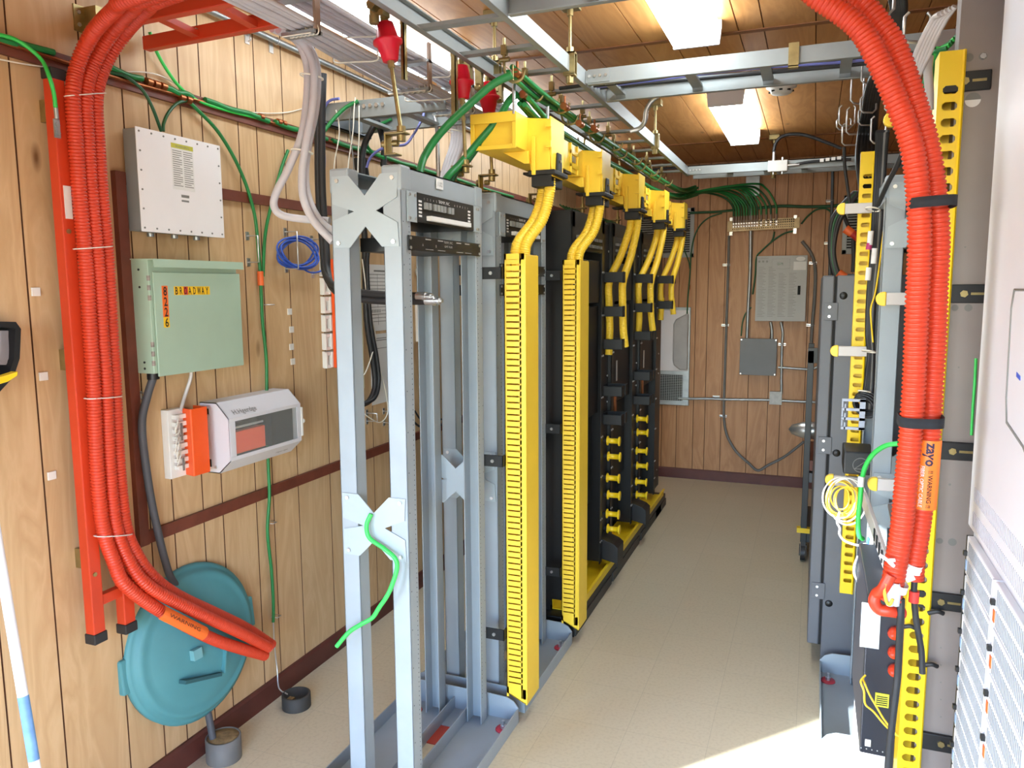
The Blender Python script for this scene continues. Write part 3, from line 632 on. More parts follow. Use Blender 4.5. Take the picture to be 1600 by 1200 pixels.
# tall column of wiring brackets with orange covers behind the first rack
def block66(y, za, zb, n, label, cover=True):
    t = thing('terminal_block', label, 'terminal block', (XL, y, za), 'orange covered wiring blocks'); h = (zb-za)/n; b = MB()
    for k in range(n):
        z = za+k*h
        b.box(XL, XL+.012, y-.035, y+.03, z+.004, z+h-.004); b.box(XL+.012, XL+.03, y-.045, y-.010, z+h*.04, z+h*.2); b.box(XL+.012, XL+.03, y-.045, y-.010, z+h*.74, z+h*.92); b.box(XL+.012, XL+.03, y-.045, y-.036, z+h*.2, z+h*.75)
        b.box(XL+.012, XL+.035, y-.010, y+.02, z+.006, z+h-.006)
    b.build('bracket', m_plast, t)
    if cover: MB().box(XL+.036, XL+.07, y-.004, y+.06, za+.002, zb-.002).build('cover', m_orange66, t, bevel=.004)
    return t
block66(2.925, 1.345, 1.835, 6, 'tall stack of wiring blocks with orange covers left of the first rack')
block66(3.80, 1.405, 1.655, 1, 'orange covered wiring block seen between the first rack posts')
# papers on the wall
def paper(y0, y1, z0, z1, label, rows, mk):
    t = MB().box(XL+.001, XL+.0025, y0, y1, z0, z1).build('paper_sheet', m_paper); tag(t, label, 'paper', 'papers pinned behind the first rack')
    b = MB(); mk(b); b.build('print', m_inkg, t)
def rows(b, y0, y1, zs, h=.004):
    for z in zs: b.quad((XL+.003, y0, z), (XL+.003, y1, z), (XL+.003, y1, z+h), (XL+.003, y0, z+h))
paper(3.28, 3.52, 1.49, 1.82, 'printed table sheet pinned high on the wall behind the first rack', 1, lambda b: (rows(b, 3.34, 3.50, [1.785], .008), rows(b, 3.3, 3.5, [1.77-.018*k for k in range(14)], .003), b.quad((XL+.003, 3.37, 1.52), (XL+.003, 3.373, 1.52), (XL+.003, 3.373, 1.775), (XL+.003, 3.37, 1.775))))
paper(3.29, 3.53, 1.12, 1.475, 'notice sheet with dark stamps pinned lower behind the first rack', 1, lambda b: (rows(b, 3.32, 3.5, [1.45, 1.44], .004), rows(b, 3.30, 3.52, [1.40], .003), rows(b, 3.47, 3.52, [1.36, 1.32, 1.28, 1.24], .012), rows(b, 3.32, 3.36, [1.36, 1.32, 1.28, 1.24], .004)))
o = MB().box(XL+.003, XL+.005, 3.29, 3.40, 1.575, 1.605).build('paper_tag', m_paper); tag(o, 'small white barcode tag stuck over the pinned table sheet', 'tag'); b = MB()
for k in range(12): b.quad((XL+.0055, 3.30+k*.008, 1.582), (XL+.0055, 3.303+k*.008, 1.582), (XL+.0055, 3.303+k*.008, 1.598), (XL+.0055, 3.30+k*.008, 1.598))
b.build('barcode', m_ink, o)
o = thing('key_tag', 'oval white tag hanging on a chain on the wall behind the first rack', 'tag', (XL+.01, 3.78, 1.72))
p = wl(651, 425); MB().lathe([(0, 0), (.022, 0), (.022, .003), (0, .003)], (XL+.004, p.y, p.z), (1, 0, 0), 20).build('disc', mat('tag_grey', '#b9b4ac', .5), o)
MB().tube([(XL+.006, p.y, p.z+.02), (XL+.006, p.y+.003, p.z+.05), (XL+.002, p.y, p.z+.07)], .002, 5).build('chain', m_steel, o)
# wooden strip and pale riser on the wall, cables below
o = MB().box(XL, XL+.02, 3.185, 3.20, 1.22, 1.9).build('wall_strip', mat('pale_strip', '#cfc39b', .6)); tag(o, 'narrow cream strip on the wall left of the pinned papers', 'strip')
cable('power_cable', [Vector((XL+.05, 3.14, 2.3)), Vector((XL+.04, 3.2, 2.0)), wl(570, 405, .04), wl(573, 500, .04), wl(582, 560, .04), wl(586, 600, .04), wl(578, 625, .04), wl(563, 632, .04), wl(545, 625, .04)], .014, m_rubber, 'thick black cable dropping behind the first rack and curling away at the bottom')
cable('power_cable', [Vector((XL+.07, 3.18, 2.3)), Vector((XL+.06, 3.26, 2.0)), wl(574, 405, .06), wl(579, 500, .06), wl(589, 560, .06), wl(592, 598, .06), wl(585, 622, .06), wl(566, 632, .06)], .010, m_rubber, 'thinner black cable clipped beside the thick one behind the first rack')
cable('thin_wire', [wl(566, 405, .05), wl(575, 470, .05), wl(586, 520, .05), wl(585, 540, .05), wl(572, 580, .05), wl(560, 592, .05)], .003, m_wirew, 'thin white wire crossing the black cables behind the first rack')
cable('thin_wire', [wl(594, 578, .05), wl(600, 600, .05), wl(606, 635, .05), wl(603, 652, .04), wl(592, 660, .03), wl(574, 650, .03), wl(563, 640, .03)], .003, m_wirew, 'thin white wire looping below the pinned papers')
hook(3.24, 1.09, .05, .04, 'wire hook low on the wall under the pinned papers', .06); hook(3.40, 1.075, .05, .06, 'wire hook low on the wall carrying the looped white wire', .06)
cable('power_cable', [wl(640, 650, .04), wl(652, 664, .04), wl(668, 670, .04), wl(690, 664, .04)], .006, m_rubber, 'black cable loop low on the wall between the first rack posts')
cable('power_cable', [wl(648, 642, .04), wl(658, 656, .04), wl(672, 661, .04), wl(690, 655, .04)], .005, m_rubber, 'second black cable loop just above the low one between the rack posts')
# conduit along the left wall under the ceiling
o = MB().tube([(XL+.03, 1.9, 2.672), (XL+.03, YB, 2.672)], .0125, 12).build('conduit_pipe', m_galv); tag(o, 'steel conduit running along the top of the left wall', 'conduit')
for i, y in enumerate([2.62, 4.0, 5.4]):
    b = MB().box(XL, XL+.004, y-.012, y+.012, 2.63, 2.70); b.tube(ring((XL+.03, y, 2.672), .0135, (0, 1, 0), 16), .002, 5, False); b.box(XL, XL+.032, y-.008, y+.008, 2.683, 2.687)
    tag(b.build('conduit_strap', m_steel, o), None)
p = wl(385, 60); b = MB().box(XL, XL+.004, p.y-.012, p.y+.012, p.z-.02, p.z+.02); b.tube([(XL+.004, p.y, p.z+.012), (XL+.018, p.y, p.z+.01), (XL+.02, p.y, p.z-.008), (XL+.008, p.y, p.z-.012)], .003, 6)
tag(b.build('cable_clip', m_steel), 'shiny clip on the wall just under the top conduit', 'clip')
# ------------------------------------------------------------------ grey open racks
X0, X1 = -1.385, -1.142      # rear and front of the uprights
RW = .592                    # outside width of the frame
PITCH = .724
def upright(name, ya, yb, xa, xb, z0, z1, m, t, lip):
    """folded channel upright: web towards the row end, lips towards the rack"""
    b = MB(); th = .004
    yo = ya if lip > 0 else yb-th
    b.box(xa, xb, yo, yo+th, z0, z1); b.box(xa, xa+th, ya, yb, z0, z1); b.box(xb-th, xb, ya, yb, z0, z1)
    return b.build(name, m, t, bevel=.0015)
def xbrace(y, z0, z1, t, nrm, m=m_greyl):
    xa, xb = X0+.008, X1-.008; th = .004; y0, y1 = (y-th, y) if nrm < 0 else (y, y+th); w = .058
    cx, cz = (xa+xb)/2, (z0+z1)/2; b = MB(); c = .03
    P = [(xa, z1-.082), (xa, z1), (xa+w, z1), (cx, cz+.045), (xb-w, z1), (xb, z1), (xb-.004, z1-.07), (cx+.038, cz), (xb-.004, z0+.07), (xb, z0), (xb-w, z0), (cx, cz-.045), (xa+w, z0), (xa, z0), (xa, z0+.082), (cx-.038, cz)]
    for q in ([0, 1, 2, 3, 15], [3, 4, 5, 6, 7], [7, 8, 9, 10, 11], [11, 12, 13, 14, 15], [3, 7, 11, 15]): b.prism([P[i] for i in q], 1, y0, y1)
    o = b.build('cross_brace', m, t)
    k = MB()
    for x in (xa+.018, xb-.018):
        for z in (z0+.014, z1-.014): bolt(k, (x, y0 if nrm < 0 else y1, z), (0, nrm, 0), .007, .004)
    k.each('bolt', m_steel, o)
def grey_rack(y, label, loc):
    t = thing('equipment_rack', label, 'rack', loc, 'grey open equipment racks')
    pw, pd = .062, .056
    ya, yb = y, y+RW; zt = 2.062
    for (a, b_, lip) in ((ya, ya+pd, 1), (yb-pd, yb, -1)):
        upright('upright', a, b_, X0, X0+pw, .012, zt-.01, m_grey, t, lip); upright('upright', a, b_, X1-pw, X1, .012, zt-.01, m_grey, t, lip)
        for xa, xb in ((X0-.003, X0+pw+.003), (X1-pw-.003, X1+.003)): MB().box(xa, xb, a-.003, b_+.003, zt-.075, zt).build('top_cap', m_grey, t, bevel=.007)
    for xa, xb in ((X0+.002, X0+.052), (X1-.052, X1-.002)):
        b = MB(); th = .004; f = xb-th if xa > -1.3 else xa
        b.box(xa, xb, ya+.03, yb-.03, zt-.008, zt-.004); b.box(f, f+th, ya+.03, yb-.03, zt-.073, zt-.004); b.box(xa, xb, ya+.03, yb-.03, zt-.077, zt-.073); b.build('top_beam', m_grey, t)
    xbrace(ya, 1.825, 2.038, t, -1); xbrace(ya, .855, 1.056, t, -1); xbrace(yb, 1.825, 2.038, t, 1); xbrace(yb, .87, 1.06, t, 1)
    # row of mounting holes on the front faces
    b = MB()
    for yy in (ya+.010, ya+.044, yb-.044, yb-.010):
        z = .12
        while z < 1.96:
            b.quad((X1+.0004, yy-.0017, z-.0017), (X1+.0004, yy+.0017, z-.0017), (X1+.0004, yy+.0017, z+.0017), (X1+.0004, yy-.0017, z+.0017)); z += .0159 if yy in (ya+.044, yb-.044) else .127
    b.build('mounting_holes', m_dark, t)
    # base tray
    b = MB(); B0, B1 = -1.51, -1.02
    b.box(B0, X0+.09, ya-.03, yb+.032, 0, .006); b.box(X1-.075, B1, ya-.03, yb+.032, 0, .006)
    b.box(X0+.09, X1-.075, ya-.03, ya+.10, 0, .006); b.box(X0+.09, X1-.075, yb-.10, yb+.032, 0, .006)
    b.build('base_plate', m_grey, t)
    for x in (B0, X0+.086, X1-.075, B1-.004): MB().box(x, x+.004, ya-.028, yb+.03, .006, .058).build('base_flange', m_grey, t)
    for e in (ya-.03, yb+.028):
        P = [(B0, .006), (B1, .006), (B1, .06), (B1-.02, .085), (B1-.05, .098), (X1, .10), (X0, .10), (B0+.05, .098), (B0+.02, .085), (B0, .06)]
        MB().prism(P, 1, e, e+.004).build('base_end', m_grey, t)
    for x in (-1.055, X0-.055):
        for yy in (ya+.05, yb-.045):
            w = MB().lathe([(.0, .012), (.028, .012), (.03, .009), (.03, .006), (0, .006)], (x, yy, 0), (0, 0, 1), 20).build('anchor_washer', mat('red_washer', '#b83240', .5), t)
            b = MB(); b.hexn((x, yy, .012), (x, yy, .024), .011); b.cyl((x, yy, .024), (x, yy, .042), .006, n=10); b.build('anchor_bolt', m_steel, w)
    return t
def fuse_panel(y, z, label, loc):
    t = thing('fuse_panel', label, 'fuse panel', loc, 'fuse panels in the grey racks')
    ya, yb = y+.03, y+RW-.03; xf = X1+.002
    for a, b_ in ((ya, ya+.058), (yb-.058, yb)):
        e = MB().box(xf, xf+.003, a, b_, z, z+.09).build('ear', m_greyl, t)
        k = MB()
        for q in (a+.012, b_-.012) if a == ya else (a+.046, a+.03):
            for zz in (z+.01, z+.08): bolt(k, (xf+.003, q, zz), (1, 0, 0), .005, .003)
        k.each('screw', m_steel, e)
    MB().box(X1-.20, xf+.001, ya+.058, yb-.058, z+.002, z+.088).build('chassis', m_black, t)
    f = MB().box(xf+.001, xf+.005, ya+.058, yb-.058, z+.002, z+.09).build('face_plate', m_blackm, t)
    w = yb-ya-.116; y0 = ya+.058; b = MB()
    for k in range(8):
        yy = y0+.10*w+k*w*.055+(.03*w if k > 1 else 0)+(.03*w if k > 5 else 0); b.box(xf+.005, xf+.012, yy, yy+w*.04, z+.044, z+.064)
    b.each('breaker', mat('breaker_grey', '#8c8d8b', .5), f)
    MB().box(xf+.005, xf+.022, y0+w*.14, y0+w*.86, z+.010, z+.024).build('label_rail', m_paper, f)
    b = MB(); X = xf+.0056; U = (0, 1, 0); V = (0, 0, 1)
    for k in range(6):
        text_on(b, '%d' % (k+1), .009, (X, y0+w*(.10+k*.05), z+.072), U, V); text_on(b, '%d' % (6-k), .009, (X, y0+w*(.62+k*.05), z+.072), U, V)
    text_on(b, 'TRIMM, INC.', .014, (X, y0+w*.34, z+.071), U, V, w*.2)
    for s0 in (.015, .88):
        for k in range(5): b.quad((X, y0+w*s0, z+.018+k*.011), (X, y0+w*(s0+.05), z+.018+k*.011), (X, y0+w*(s0+.05), z+.024+k*.011), (X, y0+w*s0, z+.024+k*.011))
    b.build('lettering', m_paper, f)
    return t
def slim_panel(y, z, label, loc, plain=False):
    t = thing('fuse_panel', label, 'fuse panel', loc, 'fuse panels in the grey racks')
    ya, yb = y+.03, y+RW-.03; xf = X1+.002; h = .0445
    f = MB().box(xf, xf+.004, ya, yb, z, z+h).build('face_plate', m_blackm, t, bevel=.001)
    MB().box(X1-.20, xf, ya+.06, yb-.06, z+.001, z+h-.001).build('chassis', m_black, t)
    k = MB()
    for q in (ya+.011, yb-.011):
        for zz in (z+.008, z+h-.008): bolt(k, (xf+.004, q, zz), (1, 0, 0), .005, .003)
    k.each('screw', m_steel, f)
    b = MB(); X = xf+.0046; w = yb-ya; U = (0, 1, 0); V = (0, 0, 1)
    text_on(b, 'TRIMM, INC.', .011, (X, ya+w*.44, z+.031), U, V, w*.13); text_on(b, 'GMT FUSE', .009, (X, ya+w*.45, z+.018), U, V, w*.11); text_on(b, 'A', .012, (X, ya+w*.16, z+.015), U, V); text_on(b, 'B', .012, (X, ya+w*.33, z+.015), U, V)
    for s0 in (.2, .36, .62, .75):
        b.quad((X, ya+w*s0, z+.006), (X, ya+w*(s0+.1), z+.006), (X, ya+w*(s0+.1), z+.0075), (X, ya+w*s0, z+.0075)); b.quad((X, ya+w*s0, z+.036), (X, ya+w*(s0+.07), z+.036), (X, ya+w*(s0+.07), z+.039), (X, ya+w*s0, z+.039))
    b.build('lettering', mat('pale_ink', '#a8a6a2', .7), f)
    return t
YR1 = 2.03; YR2 = YR1+PITCH
grey_rack(YR1, 'nearest grey open rack with cross braced end frames and two panels at its top', (-1.265, YR1+.3, 0))
grey_rack(YR2, 'second grey open rack, between the two slotted yellow ducts', (-1.265, YR2+.3, 0))
fuse_panel(YR1, 1.90, 'black fuse panel with a row of breakers at the top of the nearest grey rack', (X1, YR1+.3, 1.90))
slim_panel(YR1, 1.815, 'thin black fuse panel just under the breaker panel in the nearest grey rack', (X1, YR1+.3, 1.815))
fuse_panel(YR2, 1.90, 'black fuse panel half hidden by the first yellow hose, top of the second grey rack', (X1, YR2+.3, 1.90))
slim_panel(YR2, 1.75, 'thin black panel beside the first yellow duct top in the second grey rack', (X1, YR2+.3, 1.75))
slim_panel(YR2, 1.67, 'lower thin black panel beside the first yellow duct in the second grey rack', (X1, YR2+.3, 1.67))
o = MB().box(X1+.002, X1+.0028, 2.255, 2.305, 2.018, 2.05).build('number_sticker', m_paper); tag(o, 'small white number sticker on the top beam of the nearest rack', 'sticker')
text_on(MB(), '1.02', .02, (X1+.0032, 2.262, 2.026), (0, 1, 0), (0, 0, 1), .036).build('lettering', m_inkg, o)
# coax pair passing through the nearest rack, with silver lugs
for k, (dz, lab, e) in enumerate([(0, 'upper black cable with a silver lug passing through the nearest grey rack', 0), (-.028, 'lower black cable with a silver lug passing through the nearest grey rack', .045)]):
    A = [ay(499+k*6, 115, 2.5), ay(497+k*6, 200, 2.5), ay(498+k*6, 300, 2.5), ay(505+k*5, 390, 2.48), ay(508+k*4, 425, 2.45), ay(520, 446+k*4, 2.38), ay(545, 455+k*9, 2.33), ay(600, 461+k*9, 2.31), ay(655+e*300, 463+k*7, 2.30)]
    o = MB().tube(sm(A, 8), .0135, 12).build('power_cable', m_rubber); tag(o, lab, 'cable', 'black cables with silver lugs')
    p = A[-1]; d = (A[-1]-A[-2]).normalized(); b = MB().cyl(p-d*.008, p+d*.018, .015); b.hexn(p+d*.018, p+d*.027, .0165); b.cyl(p+d*.027, p+d*.038, .011); b.hexn(p+d*.038, p+d*.046, .014); b.cyl(p+d*.046, p+d*.056, .007); b.build('connector', m_steel, o)
# loose bright green wire on the first rack
cable('ground_cable', [ay(580, 803, 2.018), ay(573, 820, 2.01), ay(577, 840, 2.008), ay(600, 857, 2.005), ay(617, 872, 2.0), ay(620, 890, 2.0), ay(608, 925, 1.99), ay(592, 950, 1.99), ay(582, 965, 1.99), ay(565, 975, 1.985), ay(545, 988, 1.98), ay(526, 1010, 1.97)], .0072, m_greenb, 'loose bright green wire draped over the lower brace of the nearest rack', n=12)
# red pad on the floor inside the base
o = MB().box(-1.32, -1.22, 2.40, 2.53, 0, .004).build('floor_pad', mat('red_pad', '#b5402f', .6)); tag(o, 'red patch on the floor inside the nearest rack base', 'pad')
# ------------------------------------------------------------------ slotted yellow vertical ducts beside the racks
def slotted_duct(y0, label):
    xa, xb, y1, z0, z1 = -1.070, -.987, y0+.137, .10, 1.825
    t = thing('slotted_duct', label, 'cable duct', (-1.03, y0+.07, z0), 'slotted yellow ducts on the left racks')
    th = .0035; pitch = .0232; n = int((z1-.03-z0-.035)/pitch)
    for y, nm in ((y0, 'near'), (y1-th, 'far')):
        b = MB(); b.box(xa, xa+.009, y, y+th, z0, z1); b.box(xb-.022, xb-.0172, y, y+th, z0, z1); b.box(xb-.0165, xb-.0022, y, y+th, z0, z1)
        b.box(xa, xb-.003, y, y+th, z1-.022, z1); b.prism([(xa, z0+.015), (xa, z0+.04), (xb-.002, z0+.04), (xb-.002, z0-.02)], 1, y, y+th)
        z = z0+.04
        while z < z1-.03:
            b.box(xa+.008, xb-.016, y, y+th, z, z+.0172)
            b.box(xb-.018, xb-.0155, y, y+th, z+.002, z+.019); z += pitch
        b.build('slotted_side', m_yellow, t)
    MB().box(xa, xa+th, y0, y1, z0+.015, z1).build('back', m_yellow, t)
    MB().prism([(xb-.002, z0-.022), (xb+.003, z0-.022), (xb+.003, z1-.004), (xb-.002, z1-.004)], 1, y0-.002, y1+.002).build('cover', m_yellow, t, bevel=.0015)
    MB().prism([(xa, z0+.015), (xa, z0+.019), (xb, z0-.018), (xb, z0-.022)], 1, y0, y1).build('bottom', m_yellow, t)
    for z in (.36, 1.05, 1.755):
        c = MB().box(X1-.008, xa, y0-.025, y0-.018, z-.022, z+.022); c.box(xa-.004, xa, y0-.025, y0+.03, z-.022, z+.022); c = c.build('mounting_bracket', m_blackm, t, bevel=.001)
        b = MB(); bolt(b, (X1+.03, y0-.025, z), (0, -1, 0), .007, .005); b.each('bolt', m_steel, c)
    return t
slotted_duct(2.655, 'tall slotted yellow cable duct between the two grey racks, nearest the camera')
slotted_duct(3.365, 'tall slotted yellow cable duct between the second grey rack and the black racks')
# ------------------------------------------------------------------ overhead yellow trough with downspouts
t = thing('fibre_trough', 'yellow overhead fibre trough running above the racks towards the back wall', 'trough', (-1.08, 4.5, 2.2))
TX0, TX1, TZ0, TZ1, TY0, TY1 = -1.168, -1.0, 2.195, 2.312, 2.60, 6.55
b = MB(); th = .004
b.box(TX0, TX1, TY0, TY1, TZ0, TZ0+th); b.box(TX0, TX0+th, TY0, TY1, TZ0, TZ1); b.box(TX1-th, TX1, TY0, TY1, TZ0, TZ1)
b.box(TX0, TX0+.014, TY0, TY1, TZ1-.004, TZ1+.004); b.box(TX1-.014, TX1, TY0, TY1, TZ1-.004, TZ1+.004)
b.build('channel', m_yellow, t, bevel=.002)
b = MB(); b.box(TX0-.004, TX1+.004, TY0-.004, TY0, TZ1-.032, TZ1+.004); b.box(TX0-.004, TX0+.012, TY0-.004, TY0, TZ0-.006, TZ1-.032); b.box(TX1-.012, TX1+.004, TY0-.004, TY0, TZ0-.006, TZ1-.032); b.box(TX0+.012, TX1-.012, TY0-.004, TY0, TZ0-.006, TZ0+.010); b.box(TX0, TX1, TY0+.012, TY0+.016, TZ0, TZ1)
b.build('end_cap', m_yellow, t, bevel=.002)
DROPS = [2.80, 3.52, 4.30, 5.08, 5.86]
for k, y in enumerate(DROPS):
    if k:
        c = MB(); ym = y-.22
        for e in (ym-.055, ym+.045): c.box(TX0-.005, TX1+.006, e, e+.012, TZ0-.006, TZ0); c.box(TX1, TX1+.008, e, e+.012, TZ0-.006, TZ1+.004); c.box(TX0-.008, TX0, e, e+.012, TZ0-.006, TZ1+.004)
        for z in (TZ0+.02, TZ0+.075): c.box(TX1, TX1+.008, ym-.055, ym+.057, z, z+.018)
        c = c.build('coupling', m_yellow, t, bevel=.002)
        d = MB(); d.box(TX1+.001, TX1+.004, ym-.02, ym+.025, TZ0+.045, TZ0+.07); d.build('recess', m_galv, c)
        d = MB(); d.box(TX0-.01, TX1+.012, ym-.15, ym-.07, TZ0-.016, TZ0-.006); d.build('support_bar', m_black, t)
    # downspout: a throat leaving the aisle side, ribs and a door flap
    s = MB(); xo = -.905
    s.prism([(TX1-.002, TZ0+.012), (TX1-.002, TZ1+.004), (xo-.01, TZ1-.006), (xo-.01, TZ0-.075), (TX1+.015, TZ0-.075), (TX1+.010, TZ0-.02)], 1, y-.075, y-.068)
    s.prism([(TX1-.002, TZ0+.012), (TX1-.002, TZ1+.004), (xo-.01, TZ1-.006), (xo-.01, TZ0-.075), (TX1+.015, TZ0-.075), (TX1+.010, TZ0-.02)], 1, y+.068, y+.075)
    s.prism([(TX1-.04, TZ0), (TX1+.012, TZ0-.02), (TX1+.016, TZ0-.075), (TX1+.011, TZ0-.075), (TX1+.005, TZ0-.024), (TX1-.04, TZ0-.006)], 1, y-.075, y+.075)
    s.prism([(TX1-.09, TZ0), (TX1-.005, TZ0-.045), (TX1+.012, TZ0-.045), (TX1+.01, TZ0)], 1, y-.10, y-.072)
    for yy in (y-.092, y-.06): s.box(TX1+.02, TX1+.034, yy, yy+.010, TZ0-.085, TZ0+.05)
    s = s.build('downspout', m_yellow, t, bevel=.002)
    MB().prism([(y-.082, TZ1+.002), (y+.082, TZ1+.002), (y+.064, TZ0-.09), (y-.064, TZ0-.09)], 0, xo-.010, xo-.004).build('door', m_yellow, s, bevel=.002)
    d = MB()
    for zz in (TZ0+.01, TZ1-.035): d.box(xo-.022, xo-.002, y-.088, y-.072, zz, zz+.024)
    d.each('hinge', m_yellow, s)
    c = MB(); c.box(TX1+.010, xo-.006, y-.066, y+.066, TZ0-.125, TZ0-.07); c.box(TX1+.004, xo+.012, y-.085, y+.078, TZ0-.085, TZ0-.068); c.prism([(y-.030, TZ0-.07), (y+.03, TZ0-.07), (y+.022, TZ0-.0), (y-.022, TZ0-.0)], 0, xo-.003, xo+.005)
    c = c.build('collar', m_blackm, s, bevel=.003)
    d = MB(); bolt(d, (xo+.005, y, TZ0-.03), (1, 0, 0), .005, .004); d.each('screw', m_zinc, c)
# ------------------------------------------------------------------ yellow corrugated hoses, two from each downspout
def hose(pts, label, fine=False):
    return tag(MB().corr(sm(pts, 8), .0215, .0085, .0018, 14).build('corrugated_hose', m_yellow), label, 'hose', 'yellow corrugated hoses')
zt = TZ0-.10
for k in (0, 1):
    y = DROPS[k]; yd = (2.655, 3.365)[k]
    for j, x in enumerate((-.972, -.932)):
        yo = (.012, -.03)[j]
        xe = (-1.045, -1.01)[j]
        hose([Vector((x, y+yo, zt+.03)), Vector((x, y+yo, zt-.04)), Vector(((x*2+xe)/3, y-.02+yo*.5, zt-.14)), Vector((xe, yd+.075, 1.86)), Vector((xe, yd+.068, 1.76))],
             '%s yellow hose dropping into the %s slotted duct' % (('left', 'right')[j], ('nearest', 'second')[k]))
for k in (2, 3, 4):
    y = DROPS[k]; zb = (1.37, 1.42, 1.50)[k-2]
    for j, x in enumerate((-.972, -.932)):
        xe = (-1.062, -.985)[j]; ye = y-.10
        hose([Vector((x, y, zt+.03)), Vector((x, y, zt-.06)), Vector(((x+xe)/2, y-.03, zt-.22)), Vector((xe, ye, zt-.36)), Vector((xe, ye-.005, 1.62)), Vector((xe+.004, ye+.002, zb+.1)), Vector((xe+(.0, .014)[j], ye+(0, .012)[j], zb-(.045, 0)[j]))],
             '%s yellow hose hanging free beside the %s black rack' % (('left', 'right')[j], ('first', 'second', 'third')[k-2]))
# ------------------------------------------------------------------ black racks
def black_rack(k, label):
    y0 = 3.50+.78*k; y1 = y0+.60; xf = -1.065; xr = -1.40; zt = 2.055
    t = thing('equipment_rack', label, 'rack', (-1.2, y0+.3, .095), 'black equipment racks')
    for a, b_ in ((y0, y0+.05), (y1-.05, y1)):
        b = MB(); b.box(xr, xf, a if a == y0 else b_-.005, a+.005 if a == y0 else b_, .155, zt); b.box(xf-.005, xf, a, b_, .155, zt); b.box(xr, xr+.005, a, b_, .095, zt); b.box(xr, -1.172, a if a == y0 else b_-.005, a+.005 if a == y0 else b_, .095, .155); b.build('upright', m_black, t, bevel=.001)
    b = MB(); b.box(xr, xf, y0, y1, zt, zt+.006); b.box(xf-.006, xf, y0, y1, zt-.07, zt); b.build('top_beam', m_black, t)
    MB().box(xr, -1.18, y0+.05, y1-.05, .1, 1.86).build('rear_panel', mat('black_panel', '#19191b', .5, var=.08), t)
    # patch panels near the top, blank panel under them
    p = MB(); p.box(xf-.028, xf-.001, y0+.03, y1-.03, 1.88, 2.0)
    p = p.build('patch_panel', m_blackm, t, bevel=.001); b = MB()
    for i in range(10):
        for z in (1.90, 1.935): b.box(xf-.001, xf+.012, y0+.07+i*.047, y0+.092+i*.047, z, z+.014)
    b.each('port', m_inkg, p)
    b = MB()
    for i in range(7): b.tube(sm([Vector((xf-.1, y0+.12+i*.05, 2.10)), Vector((xf-.05, y0+.11+i*.05, 2.06)), Vector((xf-.02, y0+.1+i*.05, 2.01))], 4), .004, 5)
    b.each('wire', m_greend, p)
    for z0_, z1_, dx in ((1.62, 1.84, -.012), (1.02, 1.60, -.02), (.52, 1.0, -.05), (.2, .5, -.09)): MB().box(-1.178, xf+dx, y0+.05, y1-.05, z0_, z1_).build('blank_panel', m_blackm, t, bevel=.002)
    b = MB()
    for yy in (y0+.012, y0+.04, y1-.04, y1-.012):
        for z in (.28, .41, .655, .88, 1.10, 1.33, 1.55, 1.78): bolt(b, (xf, yy, z), (1, 0, 0), .0055, .004)
    b.each('screw', m_steel, t)
    MB().box(xf-.02, xf-.008, y0+.14, y0+.165, .96, 1.1).build('copper_strip', m_copper, t)
    MB().box(xf-.012, xf-.009, y0+.16, y0+.185, 1.15, 1.27).build('white_strip', m_steel, t)
    return t
def ring_bracket(t, y, z, m=m_blackm):
    b = MB(); x0, x1 = -1.08, -.965
    b.box(x0, x1, y-.07, y-.062, z-.028, z+.028); b.box(x0, x1, y+.062, y+.07, z-.028, z+.028); b.box(x0-.005, x0, y-.07, y+.07, z-.028, z+.028); b.box(x1-.006, x1, y-.07, y-.018, z-.03, z+.03); b.box(x1-.006, x1, y+.018, y+.07, z-.03, z+.03)
    return b.build('cable_ring', m, t, bevel=.004)
def manager(k, label):
    y = 4.19+.78*k
    t = thing('cable_manager', label, 'cable manager', (-1.08, y, .095), 'black vertical cable managers')
    MB().box(-1.12, -1.085, y-.085, y+(.085 if k < 2 else .16), .16, 2.05).build('back_plate', m_black, t, bevel=.002)
    for z in (1.755, 1.57, 1.39, 1.13, .97)[:2 if k == 2 else 5]: ring_bracket(t, y, z)
    b = MB()
    for z in (1.9, 1.66, 1.2, 1.05, .3):
        for s in (-.07, .07): bolt(b, (-1.085, y+s, z), (1, 0, 0), .006, .004)
    b.each('screw', m_steel, t)
    for i, z in enumerate((.84, .745, .625, .52, .415, .32) if k < 2 else ()):
        s = MB(); x0 = -1.085; ys = y
        prof = [(0, 0), (.027, 0), (.027, .006), (.015, .010), (.015, .062), (.027, .067), (.027, .073), (0, .073)]
        s.lathe(prof, (-1.06, ys-.01+.02*(i % 2), z), (1, 0, 0), 18); s.build('spool', m_yellow_t, t)
        MB().box(-1.085, -1.06, ys-.012+.02*(i % 2), ys+.004+.02*(i % 2), z-.008, z+.008).build('spool_arm', m_blackm, t)
    if k < 2: MB().prism([(-1.085, .29), (-1.085, .17), (-.985, .15), (-.98, .12), (-.976, .12), (-.976, .24), (-1.0, .26)], 1, y-.08, y+.06).build('trough_guide', m_blackm, t, bevel=.003)
    return t
for k, n in enumerate(('first', 'second', 'third')):
    black_rack(k, ['nearest black equipment rack, just behind the second slotted yellow duct', 'middle of the three black equipment racks', 'farthest black equipment rack, by the back wall'][k])
for k in range(3): manager(k, ['black cable manager with yellow spools after the nearest black rack', 'black cable manager with yellow spools after the middle black rack', 'black cable manager at the far end of the black racks'][k])
